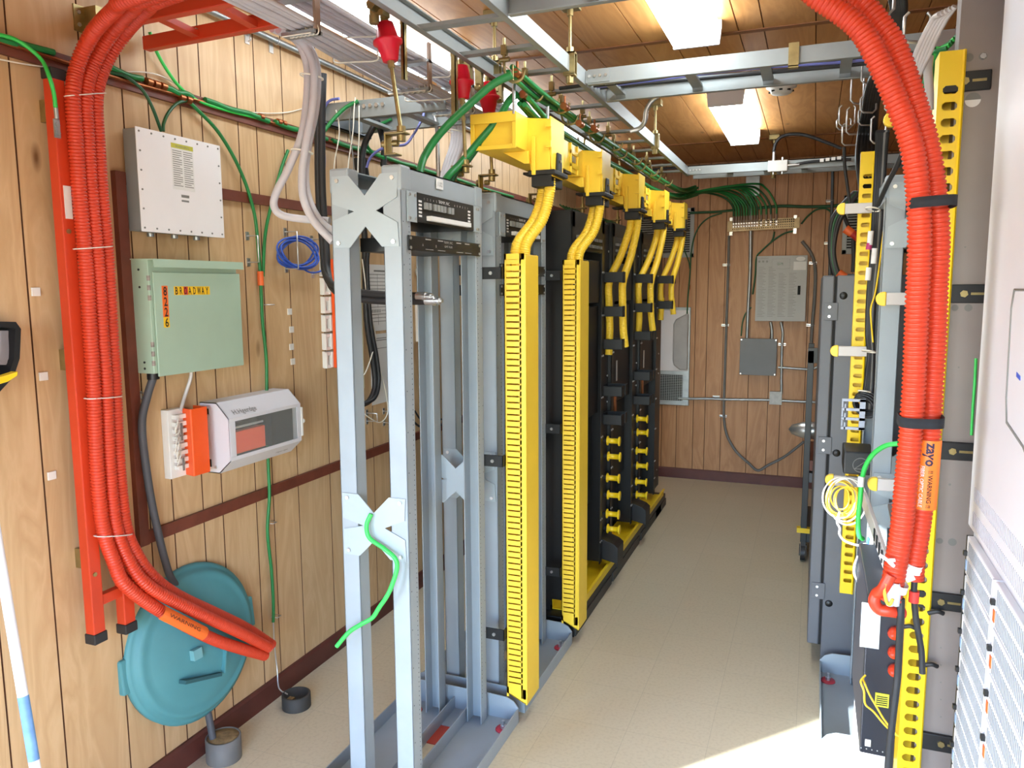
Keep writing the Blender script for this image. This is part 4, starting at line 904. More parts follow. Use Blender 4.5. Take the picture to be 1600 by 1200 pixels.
# plinth and yellow floor trough of the black racks
t = thing('rack_plinth', 'long low black plinth under the black racks with a yellow trough along its edge', 'plinth', (-1.2, 4.7, 0))
MB().box(-1.42, -1.03, 3.44, 5.92, 0, .094).build('plinth', m_black, t, bevel=.004)
for y in (3.44, 4.20, 4.98, 5.5): MB().box(-1.03, -1.024, y+.01, y+.73 if y < 5 else 5.92, .004, .055).build('kick_plate', mat('kick_grey', '#3a3733', .55), t)
b = MB(); b.box(-1.165, -1.03, 3.52, 5.84, .095, .100); b.box(-1.168, -1.165, 3.52, 5.84, .095, .15); b.box(-1.034, -1.03, 3.52, 5.84, .1, .15); b.prism([(-1.034, .15), (-1.02, .147), (-1.02, .143), (-1.034, .145)], 1, 3.52, 5.84); b.build('yellow_trough', m_yellow_t, t)
# ------------------------------------------------------------------ overhead aluminium cable ladder
LZ0, LZ1 = 2.488, 2.545; LX0, LX1 = -1.172, -.872
t = thing('cable_ladder', 'long aluminium cable ladder overhead running away above the racks', 'cable ladder', (-1.02, 3.2, LZ0), 'aluminium overhead ladders')
def chan_y(x, y0, y1, o):
    b = MB(); b.box(x-.003, x+.003, y0, y1, LZ0, LZ1); s = .02*o
    b.box(x, x+s, y0, y1, LZ0, LZ0+.004); b.box(x, x+s, y0, y1, LZ1-.004, LZ1); return b
def chan_x(y, x0, x1, o, dz=0):
    b = MB(); b.box(x0, x1, y-.003, y+.003, LZ0+dz, LZ1+dz); s = .02*o
    b.box(x0, x1, y, y+s, LZ0+dz, LZ0+dz+.004); b.box(x0, x1, y, y+s, LZ1+dz-.004, LZ1+dz); return b
chan_y(LX0, .7, 5.72, 1).build('stringer', m_alu, t, bevel=.001); chan_y(LX1, .7, 5.72, -1).build('stringer', m_alu, t, bevel=.001)
y = 1.02
while y < 5.7: MB().box(LX0, LX1, y-.018, y+.018, LZ0+.004, LZ0+.016).build('rung', m_alu, t); y += .30
ny = []
def cross(y0, y1, x1, label, straps):
    t = thing('cable_ladder', label, 'cable ladder', (.1, (y0+y1)/2, LZ0), 'aluminium overhead ladders')
    chan_x(y0, LX1+.01, x1, 1).build('stringer', m_alu, t, bevel=.001); chan_x(y1, LX1+.01, x1, -1).build('stringer', m_alu, t, bevel=.001)
    for x in straps: MB().prism([(y0, LZ0), (y0, LZ0+.03), (y0+.01, LZ0+.034), (y1-.01, LZ0+.034), (y1, LZ0+.03), (y1, LZ0), (y1-.012, LZ0+.022), (y0+.012, LZ0+.022)], 0, x-.02, x+.02).build('rung', m_alu, t)
    MB().box(LX1+.004, LX1+.10, y1+.003, y1+.007, LZ0+.006, LZ1-.006).build('joint_plate', m_alu, t); b = MB().box(LX1+.004, LX1+.10, y0-.007, y0-.003, LZ0+.006, LZ1-.006).build('joint_plate', m_alu, t)
    k = MB()
    for i in range(4): bolt(k, (LX1+.02+i*.022, y0-.007, LZ0+.03), (0, -1, 0), .006, .005)
    k.each('bolt', m_steel, b)
    return t
cross(1.90, 2.205, XR-.05, 'aluminium cross ladder overhead cut off by the top edge of the photo', [-.6, -.35, -.1, .2, .5])
tc = cross(3.03, 3.34, XR-.05, 'aluminium cross ladder overhead between the two ceiling lamps', [-.80, -.48, -.205, .075, .34, .6])
cross(5.66, 5.90, 1.0, 'aluminium cross ladder overhead close to the back wall', [-.6, -.35, -.1, .2, .5])
o = MB().box(-.12, -.085, 3.018, 3.026, LZ0-.012, LZ1+.012); o.box(-.12, -.085, 3.018, 3.045, LZ0-.016, LZ0-.008); tag(o.build('ladder_clamp', m_zinc), 'gold zinc clamp on the cross ladder above the smoke detector', 'clamp')
# wall ladder on the left
t = thing('cable_ladder', 'short aluminium cable ladder from the left wall, with white and green wires over it', 'cable ladder', (-1.6, 3.06, 2.42), 'aluminium overhead ladders')
for y, o in ((2.91, 1), (3.21, -1)):
    b = MB(); b.box(-2.0, -1.42, y-.003, y+.003, 2.42, 2.492); b.box(-2.0, -1.42, y, y+.022*o, 2.42, 2.424); b.box(-2.0, -1.42, y, y+.022*o, 2.488, 2.492); b.build('stringer', m_alu, t, bevel=.001)
for x in (-1.86, -1.62): MB().box(x-.02, x+.02, 2.91, 3.21, 2.426, 2.438).build('rung', m_alu, t)
b = MB()
for i in range(4): bolt(b, (-1.80+i*.03, 2.907, 2.465), (0, -1, 0), .009, .007)
b.each('bolt', m_steel, t)
b = MB(); b.box(XL, XL+.03, 2.90, 3.31, 2.415, 2.42); b.box(XL, XL+.004, 2.90, 3.31, 2.415, 2.50); b.box(XL+.026, XL+.03, 2.90, 3.31, 2.415, 2.50); b.build('wall_channel', m_chan, t)
MB().box(XL, XL+.05, 2.885, 2.905, 2.44, 2.51).build('wall_bracket', m_zinc, t)
MB().box(-1.63, -1.57, 3.2135, 3.2155, 2.42, 2.492).build('tape_band', mat('teal_tape', '#4c7a78', .5), t)
b = MB()
for i in range(5): b.tube(ring((-1.50+i*.008, 3.21, 2.456), .014, (1, 0, 0), 12, .042), .003, 5, False)
b.build('lashing', m_wirew, t)
# ------------------------------------------------------------------ grey cable bundles
def flare(y): return -.065*min(1, max(0, (y-2.0)/.75))
def bundle(x0, x1, z, y0, y1, n, label, fl=0):
    g = 'grey cables in the overhead bundles'
    for k in range(n):
        x = x0+(x1-x0)*k/(n-1); zz = z+.004*(k % 2)
        tag(MB().tube([(x+fl*(1-k/(n-1))*flare(y0+(y1-y0)*i/28), y0+(y1-y0)*i/28, zz+.003*sin(i*1.3+k)) for i in range(29)], .0072 if fl else .0085, 8).build('grey_cable', m_cable_g), label, 'cable', g)
bundle(-1.462, -1.372, 2.452, .6, 6.2, 8, 'pale grey cable lying in the flat lower overhead bundle near the left wall', 1)
bundle(-1.495, -1.405, 2.553, .6, 6.2, 6, 'pale grey cable lying in the flat upper overhead bundle below the long lamp')
def hanger(y, label):
    t = thing('cable_hanger', label, 'hanger', (-1.45, y, 2.43), 'strap hangers of the grey cables')
    MB().box(-1.368, -1.360, y-.012, y+.012, 2.43, 2.60 if y > 2 else ZC).build('strap', m_brown, t)
    for z, xa in ((2.43, -1.475+flare(y)), (2.53, -1.505)): MB().box(xa, -1.360, y-.02, y+.02, z, z+.010).build('support_bar', m_galv, t)
    b = MB()
    for i in range(7):
        x = -1.455+flare(y)*(1-i/6)+i*.014; b.tube(ring((x, y, 2.445), .013, (.3, 1, 0), 12, .020), .0022, 5, False)
    b.tube([(-1.47+flare(y), y-.022, 2.428), (-1.37, y-.022, 2.428)], .0022, 5); b.build('lashing', m_wirew, t)
hanger(1.96, 'brown strap hanger with white lashing on the grey cables, nearest the camera'); hanger(2.66, 'strap hanger with white lashing behind the first red insulator'); hanger(3.05, 'strap hanger with white lashing above the short wall ladder')
hanger(4.6, 'strap hanger on the grey cables far above the black racks')
for i, (y, z, xa, xb) in enumerate([(2.25, 2.452, -1.50, -1.36), (2.32, 2.553, -1.51, -1.393), (2.80, 2.452, -1.54, -1.36), (2.86, 2.553, -1.51, -1.393)]):
    P = [(xa, y, z+.012), (xa, y, z-.012), ((xa+xb)/2, y+.01, z-.015), (xb, y+.03, z-.012), (xb+.002, y+.03, z+.016)]
    tag(MB().tube(sm([Vector(p) for p in P], 4), .0028, 6).build('cable_tie', m_wirew), ['white cord round the lower grey bundle by the first cable drop', 'white cord round the upper grey bundle by the first cable drop', 'white cord round the lower grey bundle beside the long lamp end', 'white cord round the upper grey bundle beside the long lamp end'][i], 'cable tie', 'white cords on the grey bundles')
# first drop of grey cables
G = 'grey cables dropping into the first rack'
def drop(P, lab, r=.0125, grp=G): return tag(MB().tube(sm([ay(*p) for p in P], 8), r, 12).build('grey_cable', m_cable_g), lab, 'cable', grp)
drop([(425, 44, 2.0), (462, 62, 2.1), (476, 88, 2.13), (481, 118, 2.14), (478, 170, 2.14), (470, 215, 2.13), (450, 265, 2.12), (432, 300, 2.12), (428, 322, 2.12), (440, 336, 2.14), (470, 342, 2.18), (515, 345, 2.2)], 'grey cable making the widest loop before it enters the first rack')
drop([(435, 46, 2.0), (470, 66, 2.1), (486, 92, 2.13), (491, 120, 2.13), (488, 170, 2.13), (478, 225, 2.12), (472, 270, 2.12), (474, 310, 2.12), (490, 345, 2.13), (520, 378, 2.14)], 'grey cable taking the lowest curve into the first rack')
drop([(445, 48, 2.02), (476, 66, 2.12), (491, 90, 2.15), (496, 120, 2.16), (493, 170, 2.16), (482, 225, 2.15), (477, 270, 2.15), (482, 310, 2.15), (500, 345, 2.16), (530, 368, 2.17)], 'grey cable tucked behind the other two in the first drop')
for v, u0, u1, y in ((119, 474, 500, 2.14), (236, 460, 484, 2.13)):
    a, c = ay(u0, v, y), ay(u1, v+2, y); m = (a+c)/2; R = (c-a).length/2
    tag(MB().tube(ring(m, R+.004, (0, .2, 1), 20, .017), .003, 5, False).build('cable_tie', m_wirew), 'white cord binding the first grey cable drop, %s' % ('upper' if v < 200 else 'lower'), 'cable tie', 'cords on the first grey drop')
# second drop, behind the first rack
for k in range(4):
    drop([(694+k*10, 165, 3.2), (702+k*7, 185, 3.22), (708+k*5, 205, 3.22), (706+k*5, 230, 3.2), (695+k*5, 262, 3.15), (688+k*5, 300, 3.1), (690+k*5, 345, 3.05)], 'grey cable in the bunch dropping behind the top beam of the first rack', .0125, 'grey cables dropping behind the first rack')
a = ay(712, 206, 3.2); tag(MB().tube(ring(a, .045, (0, .2, 1), 20, .02), .003, 5, False).build('cable_tie', m_wirew), 'white cord binding the grey cables behind the first rack', 'cable tie')
o = MB().tube(sm([ay(678, 178, 3.2), ay(682, 195, 3.2), ay(684, 230, 3.2), ay(686, 300, 3.2)], 6), .009, 10).build('conduit_pipe', m_steel); tag(o, 'thin shiny flexible conduit hanging left of the grey cables behind the first rack', 'conduit')
# ------------------------------------------------------------------ wires hanging from the short wall ladder
Y = 2.89
for i, (P, m, r, l) in enumerate([
    ([(555, 152, Y), (553, 175, Y), (552, 200, Y), (549, 225, Y), (545, 250, Y), (543, 275, Y)], m_wirew, .0028, 'white wire hanging from the short wall ladder, second from left'),
    ([(525, 172, Y), (529, 190, Y), (530, 210, Y), (527, 230, Y), (523, 250, Y), (521, 275, Y)], m_wirew, .0028, 'white wire hanging from the short wall ladder, leftmost'),
    ([(561, 165, Y), (561, 190, Y), (561, 215, Y), (560, 232, Y), (559, 275, Y)], m_wirew, .0028, 'white wire hanging from the short wall ladder, short straight one'),
    ([(548, 168, Y), (546, 195, Y), (549, 225, Y), (552, 250, Y), (553, 275, Y)], m_inkg, .0024, 'thin dark wire hanging among the white wires'),
    ([(530, 154, Y), (516, 157, Y), (507, 168, Y), (504, 190, Y), (505, 215, Y), (507, 250, Y), (506, 275, Y)], m_purple, .006, 'violet blue cable curling down from the left end of the short wall ladder'),
    ([(662, 163, 3.19), (662, 178, 3.18), (655, 195, 3.1), (645, 212, 3.0), (633, 226, 2.9), (610, 228, 2.8), (590, 236, 2.8), (578, 248, 2.8), (573, 262, 2.8)], m_purple, .0055, 'violet blue cable swinging from the ladder to behind the first rack')]):
    cable('hanging_wire', [ay(*p) for p in P], r, m, l, 'wire', 'wires hanging from the short wall ladder')
gc([ay(560, 158, 2.9), ay(540, 168, 2.88), ay(522, 185, 2.85), ay(508, 203, 2.82), ay(500, 215, 2.8)], .0085, m_green, 'green cable running from the short wall ladder down to the left')
gc([ay(612, 186, 3.2), ay(590, 197, 3.18), ay(578, 212, 3.16), ay(574, 228, 3.14), ay(585, 240, 3.12), ay(600, 247, 3.1)], .0075, m_green, 'green cable sagging behind the first rack top')
for i, P in enumerate([[(588, 190, 3.15), (580, 205, 3.13), (570, 225, 3.12), (566, 250, 3.1), (566, 300, 3.1)], [(590, 190, 3.2), (596, 210, 3.18), (600, 230, 3.15), (599, 260, 3.14)]]):
    cable('power_cable', [ay(*p) for p in P], .014, m_rubber, ['black cable dropping behind the first rack top, left of two', 'black cable dropping behind the first rack top, right of two'][i], 'cable', 'black cables behind the first rack')
# ------------------------------------------------------------------ threaded rods, red insulators, clamps
def rod(top, bot, label, red=None, clamp=True, r=.0065):
    top, bot = Vector(top), Vector(bot); t = thing('threaded_rod', label, 'hanger rod', bot, 'hanger rods'); d = (bot-top).normalized()
    MB().cyl(top, bot, r, n=10).build('rod', m_zinc, t)
    if red:
        c = Vector(red); MB().lathe([(0, -.055), (.024, -.055), (.034, -.008), (.044, -.004), (.044, .004), (.034, .01), (.023, .055), (0, .055)], c, d, 18).build('insulator', m_red, t)
        b = MB().hexn(c-d*.075, c-d*.055, .013); b.hexn(c+d*.055, c+d*.075, .011); b.each('nut', m_zinc, t)
    if clamp:
        b = MB(); x, y, z = bot
        b.box(x-.045, x+.02, y-.02, y+.02, z-.006, z); b.box(x-.05, x-.044, y-.02, y+.02, z-.062, z); b.box(x-.05, x-.01, y-.02, y+.02, z-.066, z-.060)
        b = b.build('clamp', m_zinc, t, bevel=.002)
        k = MB().hexn((x, y, z+.002), (x, y, z+.018), .014); k.hexn((x, y, z-.026), (x, y, z-.008), .014); k.hexn((x-.064, y, z-.03), (x-.05, y, z-.03), .012); k.hexn((x-.03, y, z-.03), (x-.012, y, z-.03), .010); k.each('nut', m_zinc, b)
    return t
p = ay(606, 66, 2.1); q = ay(627, 207, 2.1); rod(p+(p-q).normalized()*.12, q, 'leaning brass coloured rod with a red insulator above the nearest rack', p)
for (u, v, uq, vq, y, ru, rv, l) in [(757, 120, 735, 252, 2.56, 758, 152, 'rod with a red insulator over the far end of the nearest rack, left of two'), (776, 120, 783, 262, 2.80, 774, 157, 'rod with a red insulator over the second grey rack, right of two')]:
    A = Vector((-1.19, y, 2.50)); Bq = Vector((-1.175, y, 2.135)); rod(A, Bq, l, A+(Bq-A)*.22)
rod((-1.18, 3.4, 2.50), (-1.19, 3.4, 2.13), 'rod with a red insulator hidden mostly behind the yellow trough', (-1.185, 3.4, 2.39))
for y in (4.1, 4.9): rod((-1.18, y, 2.50), (-1.19, y, 2.13), 'distant rod over the black racks, %s' % ('nearer one' if y < 4.5 else 'farther one'))
def ceil_rod(x, y, label):
    t = thing('threaded_rod', label, 'hanger rod', (x, y, LZ0), 'ceiling rods of the ladder')
    MB().cyl((x, y, LZ0-.02), (x, y, ZC-.03), .006, n=10).build('rod', m_zinc, t)
    MB().box(x-.035, x+.035, y-.03, y+.03, ZC-.032, ZC).build('ceiling_bracket', m_zinc, t, bevel=.003)
    b = MB(); b.box(x-.02, x+.022, y-.018, y-.012, LZ0-.01, LZ1+.012); b.box(x-.02, x+.022, y+.012, y+.018, LZ0-.01, LZ1+.012); b.box(x-.02, x+.022, y-.018, y+.018, LZ0-.014, LZ0-.008); b.box(x-.02, x+.022, y-.018, y+.018, LZ1+.006, LZ1+.012); b = b.build('clamp', m_zinc, t)
    k = MB().hexn((x, y, LZ1+.012), (x, y, LZ1+.03), .015); k.hexn((x, y, LZ0-.04), (x, y, LZ0-.014), .015); k.hexn((x, y, ZC-.055), (x, y, ZC-.032), .013); k.each('nut', m_zinc, b)
ceil_rod(-.872, 2.83, 'threaded rod from ceiling to the ladder, left of the top lamp'); ceil_rod(-.872, 4.46, 'threaded rod from ceiling to the ladder near the small lamp'); ceil_rod(LX0, 2.83, 'threaded rod from ceiling to the ladder above the red insulators'); ceil_rod(-.872, 1.3, 'threaded rod from ceiling to the ladder out of view overhead'); ceil_rod(-.30, 5.78, 'threaded rod holding the ladder close to the back wall')
# clamps and hooks strung along the ladder's left stringer
def jhook(y, x, label, z=2.49):
    t = thing('cable_hook', label, 'hook', (x, y, z-.12), 'brass hooks under the ladder')
    MB().tube(sm([Vector((x-.0, y, z+.04)), Vector((x, y, z-.06)), Vector((x+.02, y, z-.10)), Vector((x+.06, y, z-.10)), Vector((x+.075, y, z-.07))], 5), .005, 7).build('hook', m_zinc, t)
    b = MB().box(x-.009, x+.009, y-.010, y+.010, z-.016, z+.016); b.hexn((x-.016, y, z-.03), (x+.018, y, z-.03), .008); b.cyl((x+.03, y, z-.11), (x+.03, y, z-.05), .004, n=8); b.build('clamp', m_zinc, t)
yy = [2.50, 2.78, 3.0, 3.22, 3.44, 3.66, 3.9, 4.14, 4.38, 4.62, 4.86, 5.1, 5.36]
for i, y in enumerate(yy): jhook(y, -1.03 if i % 2 else -1.00, 'brass hook carrying the green ground cables, number %d from the camera end of the ladder' % (i+1))
t = thing('angle_post', 'upright zinc angle post hanging from the left ladder stringer', 'post', (-1.19, 2.52, 2.3)); MB().box(-1.200, -1.182, 2.50, 2.504, 2.30, 2.56).build('flange', m_zinc, t); MB().box(-1.185, -1.182, 2.50, 2.52, 2.30, 2.56).build('web', m_zinc, t)
t = thing('angle_post', 'upright zinc angle post cut off by the top edge beside the first red insulator', 'post', (-1.2, 2.02, 2.4)); MB().box(-1.193, -1.182, 2.14, 2.144, 2.33, 2.66).build('flange', m_zinc, t); MB().box(-1.185, -1.182, 2.14, 2.16, 2.33, 2.66).build('web', m_zinc, t)
b = MB()
for y in (2.06,):
    b.hexn((-1.24, 2.05, 2.525), (-1.24, 2.08, 2.525), .015); b.box(-1.262, -1.205, 2.08, 2.09, 2.505, 2.55); b.hexn((-1.24, 2.07, 2.50), (-1.24, 2.07, 2.475), .016); b.box(-1.22, -1.205, 2.06, 2.10, 2.495, 2.51)
tag(b.build('ladder_clamp', m_zinc), 'zinc clamp with a big nut above the first red insulator', 'clamp')
for i, y in enumerate((2.62, 2.72, 2.82, 2.92)):
    b = MB().box(LX0-.03, LX0-.004, y-.012, y+.012, LZ0-.06, LZ0+.02); b.cyl((LX0-.02, y, LZ0-.02), (LX0-.02, y, LZ1+.03), .005); b.sphere((LX0-.018, y-.012, LZ0-.05), .014, 6)
    tag(b.build('ladder_clamp', m_zinc), 'zinc beam clamp on the left ladder stringer, number %d towards the back' % (i+1), 'clamp', 'zinc clamps on the left stringer')
# ------------------------------------------------------------------ green ground cables over the ladder
g1 = [ay(655, 275, 2.33), ay(659, 256, 2.35), ay(664, 243, 2.37), ay(680, 218, 2.4), ay(705, 190, 2.42), ay(735, 162, 2.44), ay(770, 132, 2.46), ay(800, 117, 2.47)]
gc(g1, .013, m_green, 'thick green cable arching up from the nearest rack to the ladder', name='ground_cable')
g2 = [ay(690, 290, 2.48), ay(703, 272, 2.5), ay(720, 255, 2.55), ay(745, 225, 2.6), ay(775, 190, 2.62), ay(795, 158, 2.64), ay(808, 147, 2.66)]
gc(g2, .013, m_green, 'thick green cable rising behind the yellow trough end')
gc([ay(702, 290, 2.53), ay(712, 270, 2.55), ay(728, 255, 2.58), ay(752, 222, 2.62), ay(782, 180, 2.66)], .011, m_greend, 'second green cable rising alongside behind the yellow trough end')
def along(pts, n, r, m, lab, spread=.016):
    for k in range(n):
        a = 2*pi*k/max(n, 1); o = Vector((spread*cos(a), 0, spread*.8*sin(a))) if n > 1 else Vector()
        gc([p+o+Vector((.003*sin(i*2+k), 0, .003*cos(i*1.5+k))) for i, p in enumerate(pts)], r, m, lab[k] if isinstance(lab, list) else lab, group='green cables along the ladder')
xu, zu = -.975, 2.42
P = [Vector((xu, 2.50, zu)), Vector((xu-.005, 2.8, zu-.01)), Vector((xu-.01, 3.2, zu-.004)), Vector((xu-.012, 3.7, zu-.012)), Vector((xu-.015, 4.3, zu-.006)), Vector((xu-.01, 4.9, zu-.012)), Vector((xu-.01, 5.5, zu-.008)), Vector((xu, 6.1, zu+.01)), Vector((xu+.05, 6.45, zu+.07))]
along(P, 4, .0095, m_green, 'green cable in the upper bunch along the ladder')
P2 = [Vector((-1.0, 2.68, 2.37)), Vector((-1.02, 3.0, 2.345)), Vector((-1.04, 3.5, 2.35)), Vector((-1.05, 4.0, 2.345)), Vector((-1.05, 4.5, 2.35)), Vector((-1.04, 5.1, 2.345)), Vector((-1.02, 5.7, 2.36)), Vector((-.99, 6.2, 2.40)), Vector((-.93, 6.5, 2.46))]
along(P2, 5, .0095, m_green, 'green cable in the lower bunch along the ladder', .020)
taps2 = [(805, 113, 2.5), (816, 147, 2.66), (880, 165, 2.95), (904, 192, 3.2), (927, 200, 3.4)]
for i, (u, v, y) in enumerate(taps2):
    p = ay(u, v, y); b = MB()
    for k in range(2): b.cyl((p.x, p.y+k*.03, p.z), (p.x, p.y+k*.03+.02, p.z+.001), .014, n=10)
    b.cyl((p.x, p.y+.02, p.z), (p.x, p.y+.02, p.z+.04), .005, n=6)
    tag(b.build('copper_tap', m_copper), 'copper tap on the green cables over the ladder, number %d from the camera' % (i+1), 'tap', 'copper taps on the ladder cables')
# zinc posts carrying the bunches
for i, (u, v0, v1, y) in enumerate([(803, 124, 178, 2.6), (856, 150, 200, 2.9)]):
    a, c = ay(u, v0, y), ay(u, v1, y); tag(MB().cyl(a, c, .006, n=8).build('support_post', m_steel), ['bright support post rising from the yellow trough end', 'second bright support post behind the yellow trough'][i], 'post', 'support posts')
# dark cables lying in the middle cross ladder
for k in range(4):
    P = [Vector((-1.0, 3.10+.05*k, 2.505+.008*k)), Vector((-.7, 3.1+.05*k, 2.512+.006*k)), Vector((-.3, 3.12+.045*k, 2.525+.01*sin(k))), Vector((.1, 3.1+.05*k, 2.52)), Vector((.5, 3.1+.05*k, 2.525))]
    cable('power_cable', P, .007+.002*(k % 2), m_rubber if k != 2 else m_purple, 'dark cable lying along the middle cross ladder', 'cable', 'dark cables on the middle cross ladder')
o = MB().tube(sm([ay(1028, 150, 3.35), ay(1018, 158, 3.36), ay(1010, 172, 3.37), ay(1008, 188, 3.38), ay(1000, 200, 3.4), ay(985, 205, 3.4)], 6), .010, 10).build('conduit_pipe', m_steel); tag(o, 'flexible shiny conduit drooping below the middle cross ladder', 'conduit')
# ------------------------------------------------------------------ things on the back wall
def bk(u, v, d=0): return ay(u, v, YB-d)
def louver(x0, x1, z0, z1, label, nsl):
    t = thing('vent_grille', label, 'vent', ((x0+x1)/2, YB, z0), 'grilles on the back wall'); f = .035
    b = MB(); b.box(x0, x1, YB-.012, YB, z0, z0+f); b.box(x0, x1, YB-.012, YB, z1-f, z1); b.box(x0, x0+f, YB-.012, YB, z0, z1); b.box(x1-f, x1, YB-.012, YB, z0, z1); b.build('frame', m_vent, t, bevel=.003)
    MB().box(x0+f, x1-f, YB-.003, YB-.001, z0+f, z1-f).build('backing', m_dark, t)
    b = MB(); h = (z1-z0-2*f)/nsl
    for k in range(nsl): z = z0+f+k*h; b.prism([(YB-.010, z), (YB-.004, z+h*.4), (YB-.004, z+h*.55), (YB-.010, z+h*.3)], 0, x0+f, x1-f)
    b.build('slats', m_vent, t)
louver(-1.50, -.985, 1.955, 2.375, 'louvred grille on the back wall, behind the far end of the yellow trough', 18)
louver(.19, .66, 1.955, 2.42, 'louvred grille on the back wall at right, behind the looped black cables', 18)
# wall air unit: moulded white cover above an egg-crate grille
t = thing('air_unit', 'white air conditioner panel with mesh grille on the back wall beside the last black rack', 'air conditioner', (-1.25, YB, .66))
x0, x1 = -1.62, -.996
MB().box(x0, x1, YB-.03, YB, .66, 1.525).build('housing', m_galv, t, bevel=.004)
MB().prism([(x0+.02, 1.50), (x1-.012, 1.50), (x1-.012, .965), (x0+.02, .965)], 1, YB-.036, YB-.03).build('cover', m_white, t, bevel=.004)
MB().prism([(x1-.13, 1.02), (x1-.14, 1.06), (x1-.14, 1.38), (x1-.12, 1.42), (x1-.03, 1.47), (x1-.012, 1.47), (x1-.012, .98), (x1-.08, .98)], 1, YB-.075, YB-.036).build('air_hood', mat('hood_grey', '#a39e9b', .5), t, bevel=.012)
b = MB().box(x0+.03, x1-.055, YB-.033, YB-.031, .70, .93); b.build('grille_backing', m_dark, t)
b = MB(); x = x0+.03
while x < x1-.055: b.box(x, x+.0022, YB-.038, YB-.033, .70, .93); x += .019
z = .70
while z < .935: b.box(x0+.03, x1-.055, YB-.039, YB-.033, z, z+.004); z += .0145
b.build('egg_crate', m_vent, t)
# grounding bus bar
t = thing('bus_bar', 'copper grounding bar with rows of holes and many green cables, back wall', 'bus bar', (-.41, YB, 2.16))
a, c, zl, zr = -.705, -.135, 2.158, 2.172; H = .088
b = MB().prism([(a, zl), (c, zr), (c, zr+H), (a, zl+H)], 1, YB-.05, YB-.043); b.build('bar', mat('bar_copper', '#a8906b', .45, .4, var=.2, scale=25), t, bevel=.001)
k = MB()
for i in range(30):
    x = a+.045+i*.0165
    for j, dz in enumerate((.018, .035, .056, .073)): k.disc((x, YB-.0505, zl+dz+(zr-zl)*(x-a)/(c-a)), (0, -1, 0), .0058 if j > 1 else .0042, 8)
k.build('holes', m_dark, t)
for x in (a+.03, c-.035):
    s = MB()
    for z in (zl-.02, zl+H+.008): s.cyl((x, YB-.05, z+.006), (x, YB, z+.006), .009); s.hexn((x, YB-.058, z+.006), (x, YB-.05, z+.006), .013)
    s.box(x-.012, x+.012, YB-.043, YB-.03, zl-.03, zl+H+.03); s.build('standoff', m_steel, t)
xs = [a+.05+i*.021 for i in range(10)]+[a+.27, a+.31, a+.345, a+.39]
for i, x in enumerate(xs):
    z = zl+.05+(zr-zl)*(x-a)/(c-a); l = MB().cyl((x, YB-.056, z+.02), (x, YB-.056, z+.075), .0085, n=10); l.box(x-.009, x+.009, YB-.056, YB-.05, z-.02, z+.03)
    l = l.build('cable_lug', mat('tinned_copper', '#8f7b6e', .45, .5), t)
    k = MB(); bolt(k, (x, YB-.056, z-.012), (0, -1, 0), .006, .004); bolt(k, (x, YB-.056, z+.012), (0, -1, 0), .006, .004); k.each('bolt', m_steel, l)
    f = i/len(xs)
    st = Vector((-.985+.02*sin(i*2.1), 6.2, 2.40+.012*cos(i*1.7))); hi = 2.475+.05*f+.015*sin(i)
    gc([st, Vector((-.93+.05*f, 6.45, 2.44+.03*f)), Vector((x-.22+.03*f, 6.66, hi)), Vector((x-.09, YB-.075, hi-.03)), Vector((x-.012, YB-.06, 2.37)), Vector((x, YB-.056, z+.07))], .0085, m_green if i % 3 else m_greend, 'green cable fanning down onto the %s lug of the copper grounding bar' % (['leftmost', 'second', 'third', 'fourth', 'fifth', 'sixth', 'seventh', 'eighth', 'ninth', 'tenth', 'eleventh', 'twelfth', 'thirteenth', 'rightmost'][i]), group='green cables on the grounding bar', name='ground_cable')
# panelboard
t = thing('panelboard', 'grey electrical panelboard with a small display on the back wall', 'electrical panel', (-.26, YB, 1.414))
yf = 6.735
MB().box(-.452, -.066, yf+.004, YB, 1.419, 1.946).build('case', m_panel, t)
d = MB().box(-.455, -.063, yf, yf+.005, 1.415, 1.95).build('cover', m_panel, t, bevel=.002)
e = MB().box(-.335, -.195, yf-.003, yf, 1.845, 1.925).build('display_bezel', m_panel, d, bevel=.003)
MB().box(-.292, -.25, yf-.0045, yf-.003, 1.875, 1.892).build('display', mat('lcd', '#20301c', .3), e)
MB().box(-.168, -.072, yf-.001, yf, 1.832, 1.90).build('label', m_paper, d)
MB().prism([(-.115+.035*cos(2*pi*i/16), 1.922+.018*sin(2*pi*i/16)) for i in range(16)], 1, yf-.0012, yf).build('label', m_paper, d)
MB().box(-.130, -.108, yf-.006, yf, 1.632, 1.705).build('latch', m_dark, d)
b = MB(); F1 = yf-.0008
text_on(b, 'WARNING', .018, (-.445, F1, 1.925), (1, 0, 0), (0, 0, 1), .08)
for i in range(3): b.disc((-.435+i*.03, F1, 1.905), (0, -1, 0), .009, 12)
for c0 in (-.44, -.36, -.28, -.20):
    for i in range(32):
        w = .035+.035*((i*7+int(c0*100)) % 5)/5; z = 1.86-i*.013
        if -.36 < c0 < -.19 and z > 1.82: continue
        b.quad((c0, F1, z), (c0+w, F1, z), (c0+w, F1, z-.004), (c0, F1, z-.004))
b.build('print', mat('print_grey', '#8c8a86', .7), d)
t = thing('junction_box', 'plain grey square junction box under the panelboard', 'junction box', (-.42, YB, .955))
MB().box(-.566, -.278, 6.76, YB, .962, 1.262).build('case', m_boxgrey, t); d = MB().box(-.57, -.274, 6.755, 6.76, .957, 1.267).build('cover', m_boxgrey, t, bevel=.002)
b = MB()
for x in (-.56, -.284):
    for z in (.968, 1.256): bolt(b, (x, 6.755, z), (0, -1, 0), .006, .003)
b.each('screw', m_steel, d)
t = thing('junction_box', 'small bright steel junction box on the back wall conduit run', 'junction box', (-.30, YB, .72)); p = bk(1212, 622, .04)
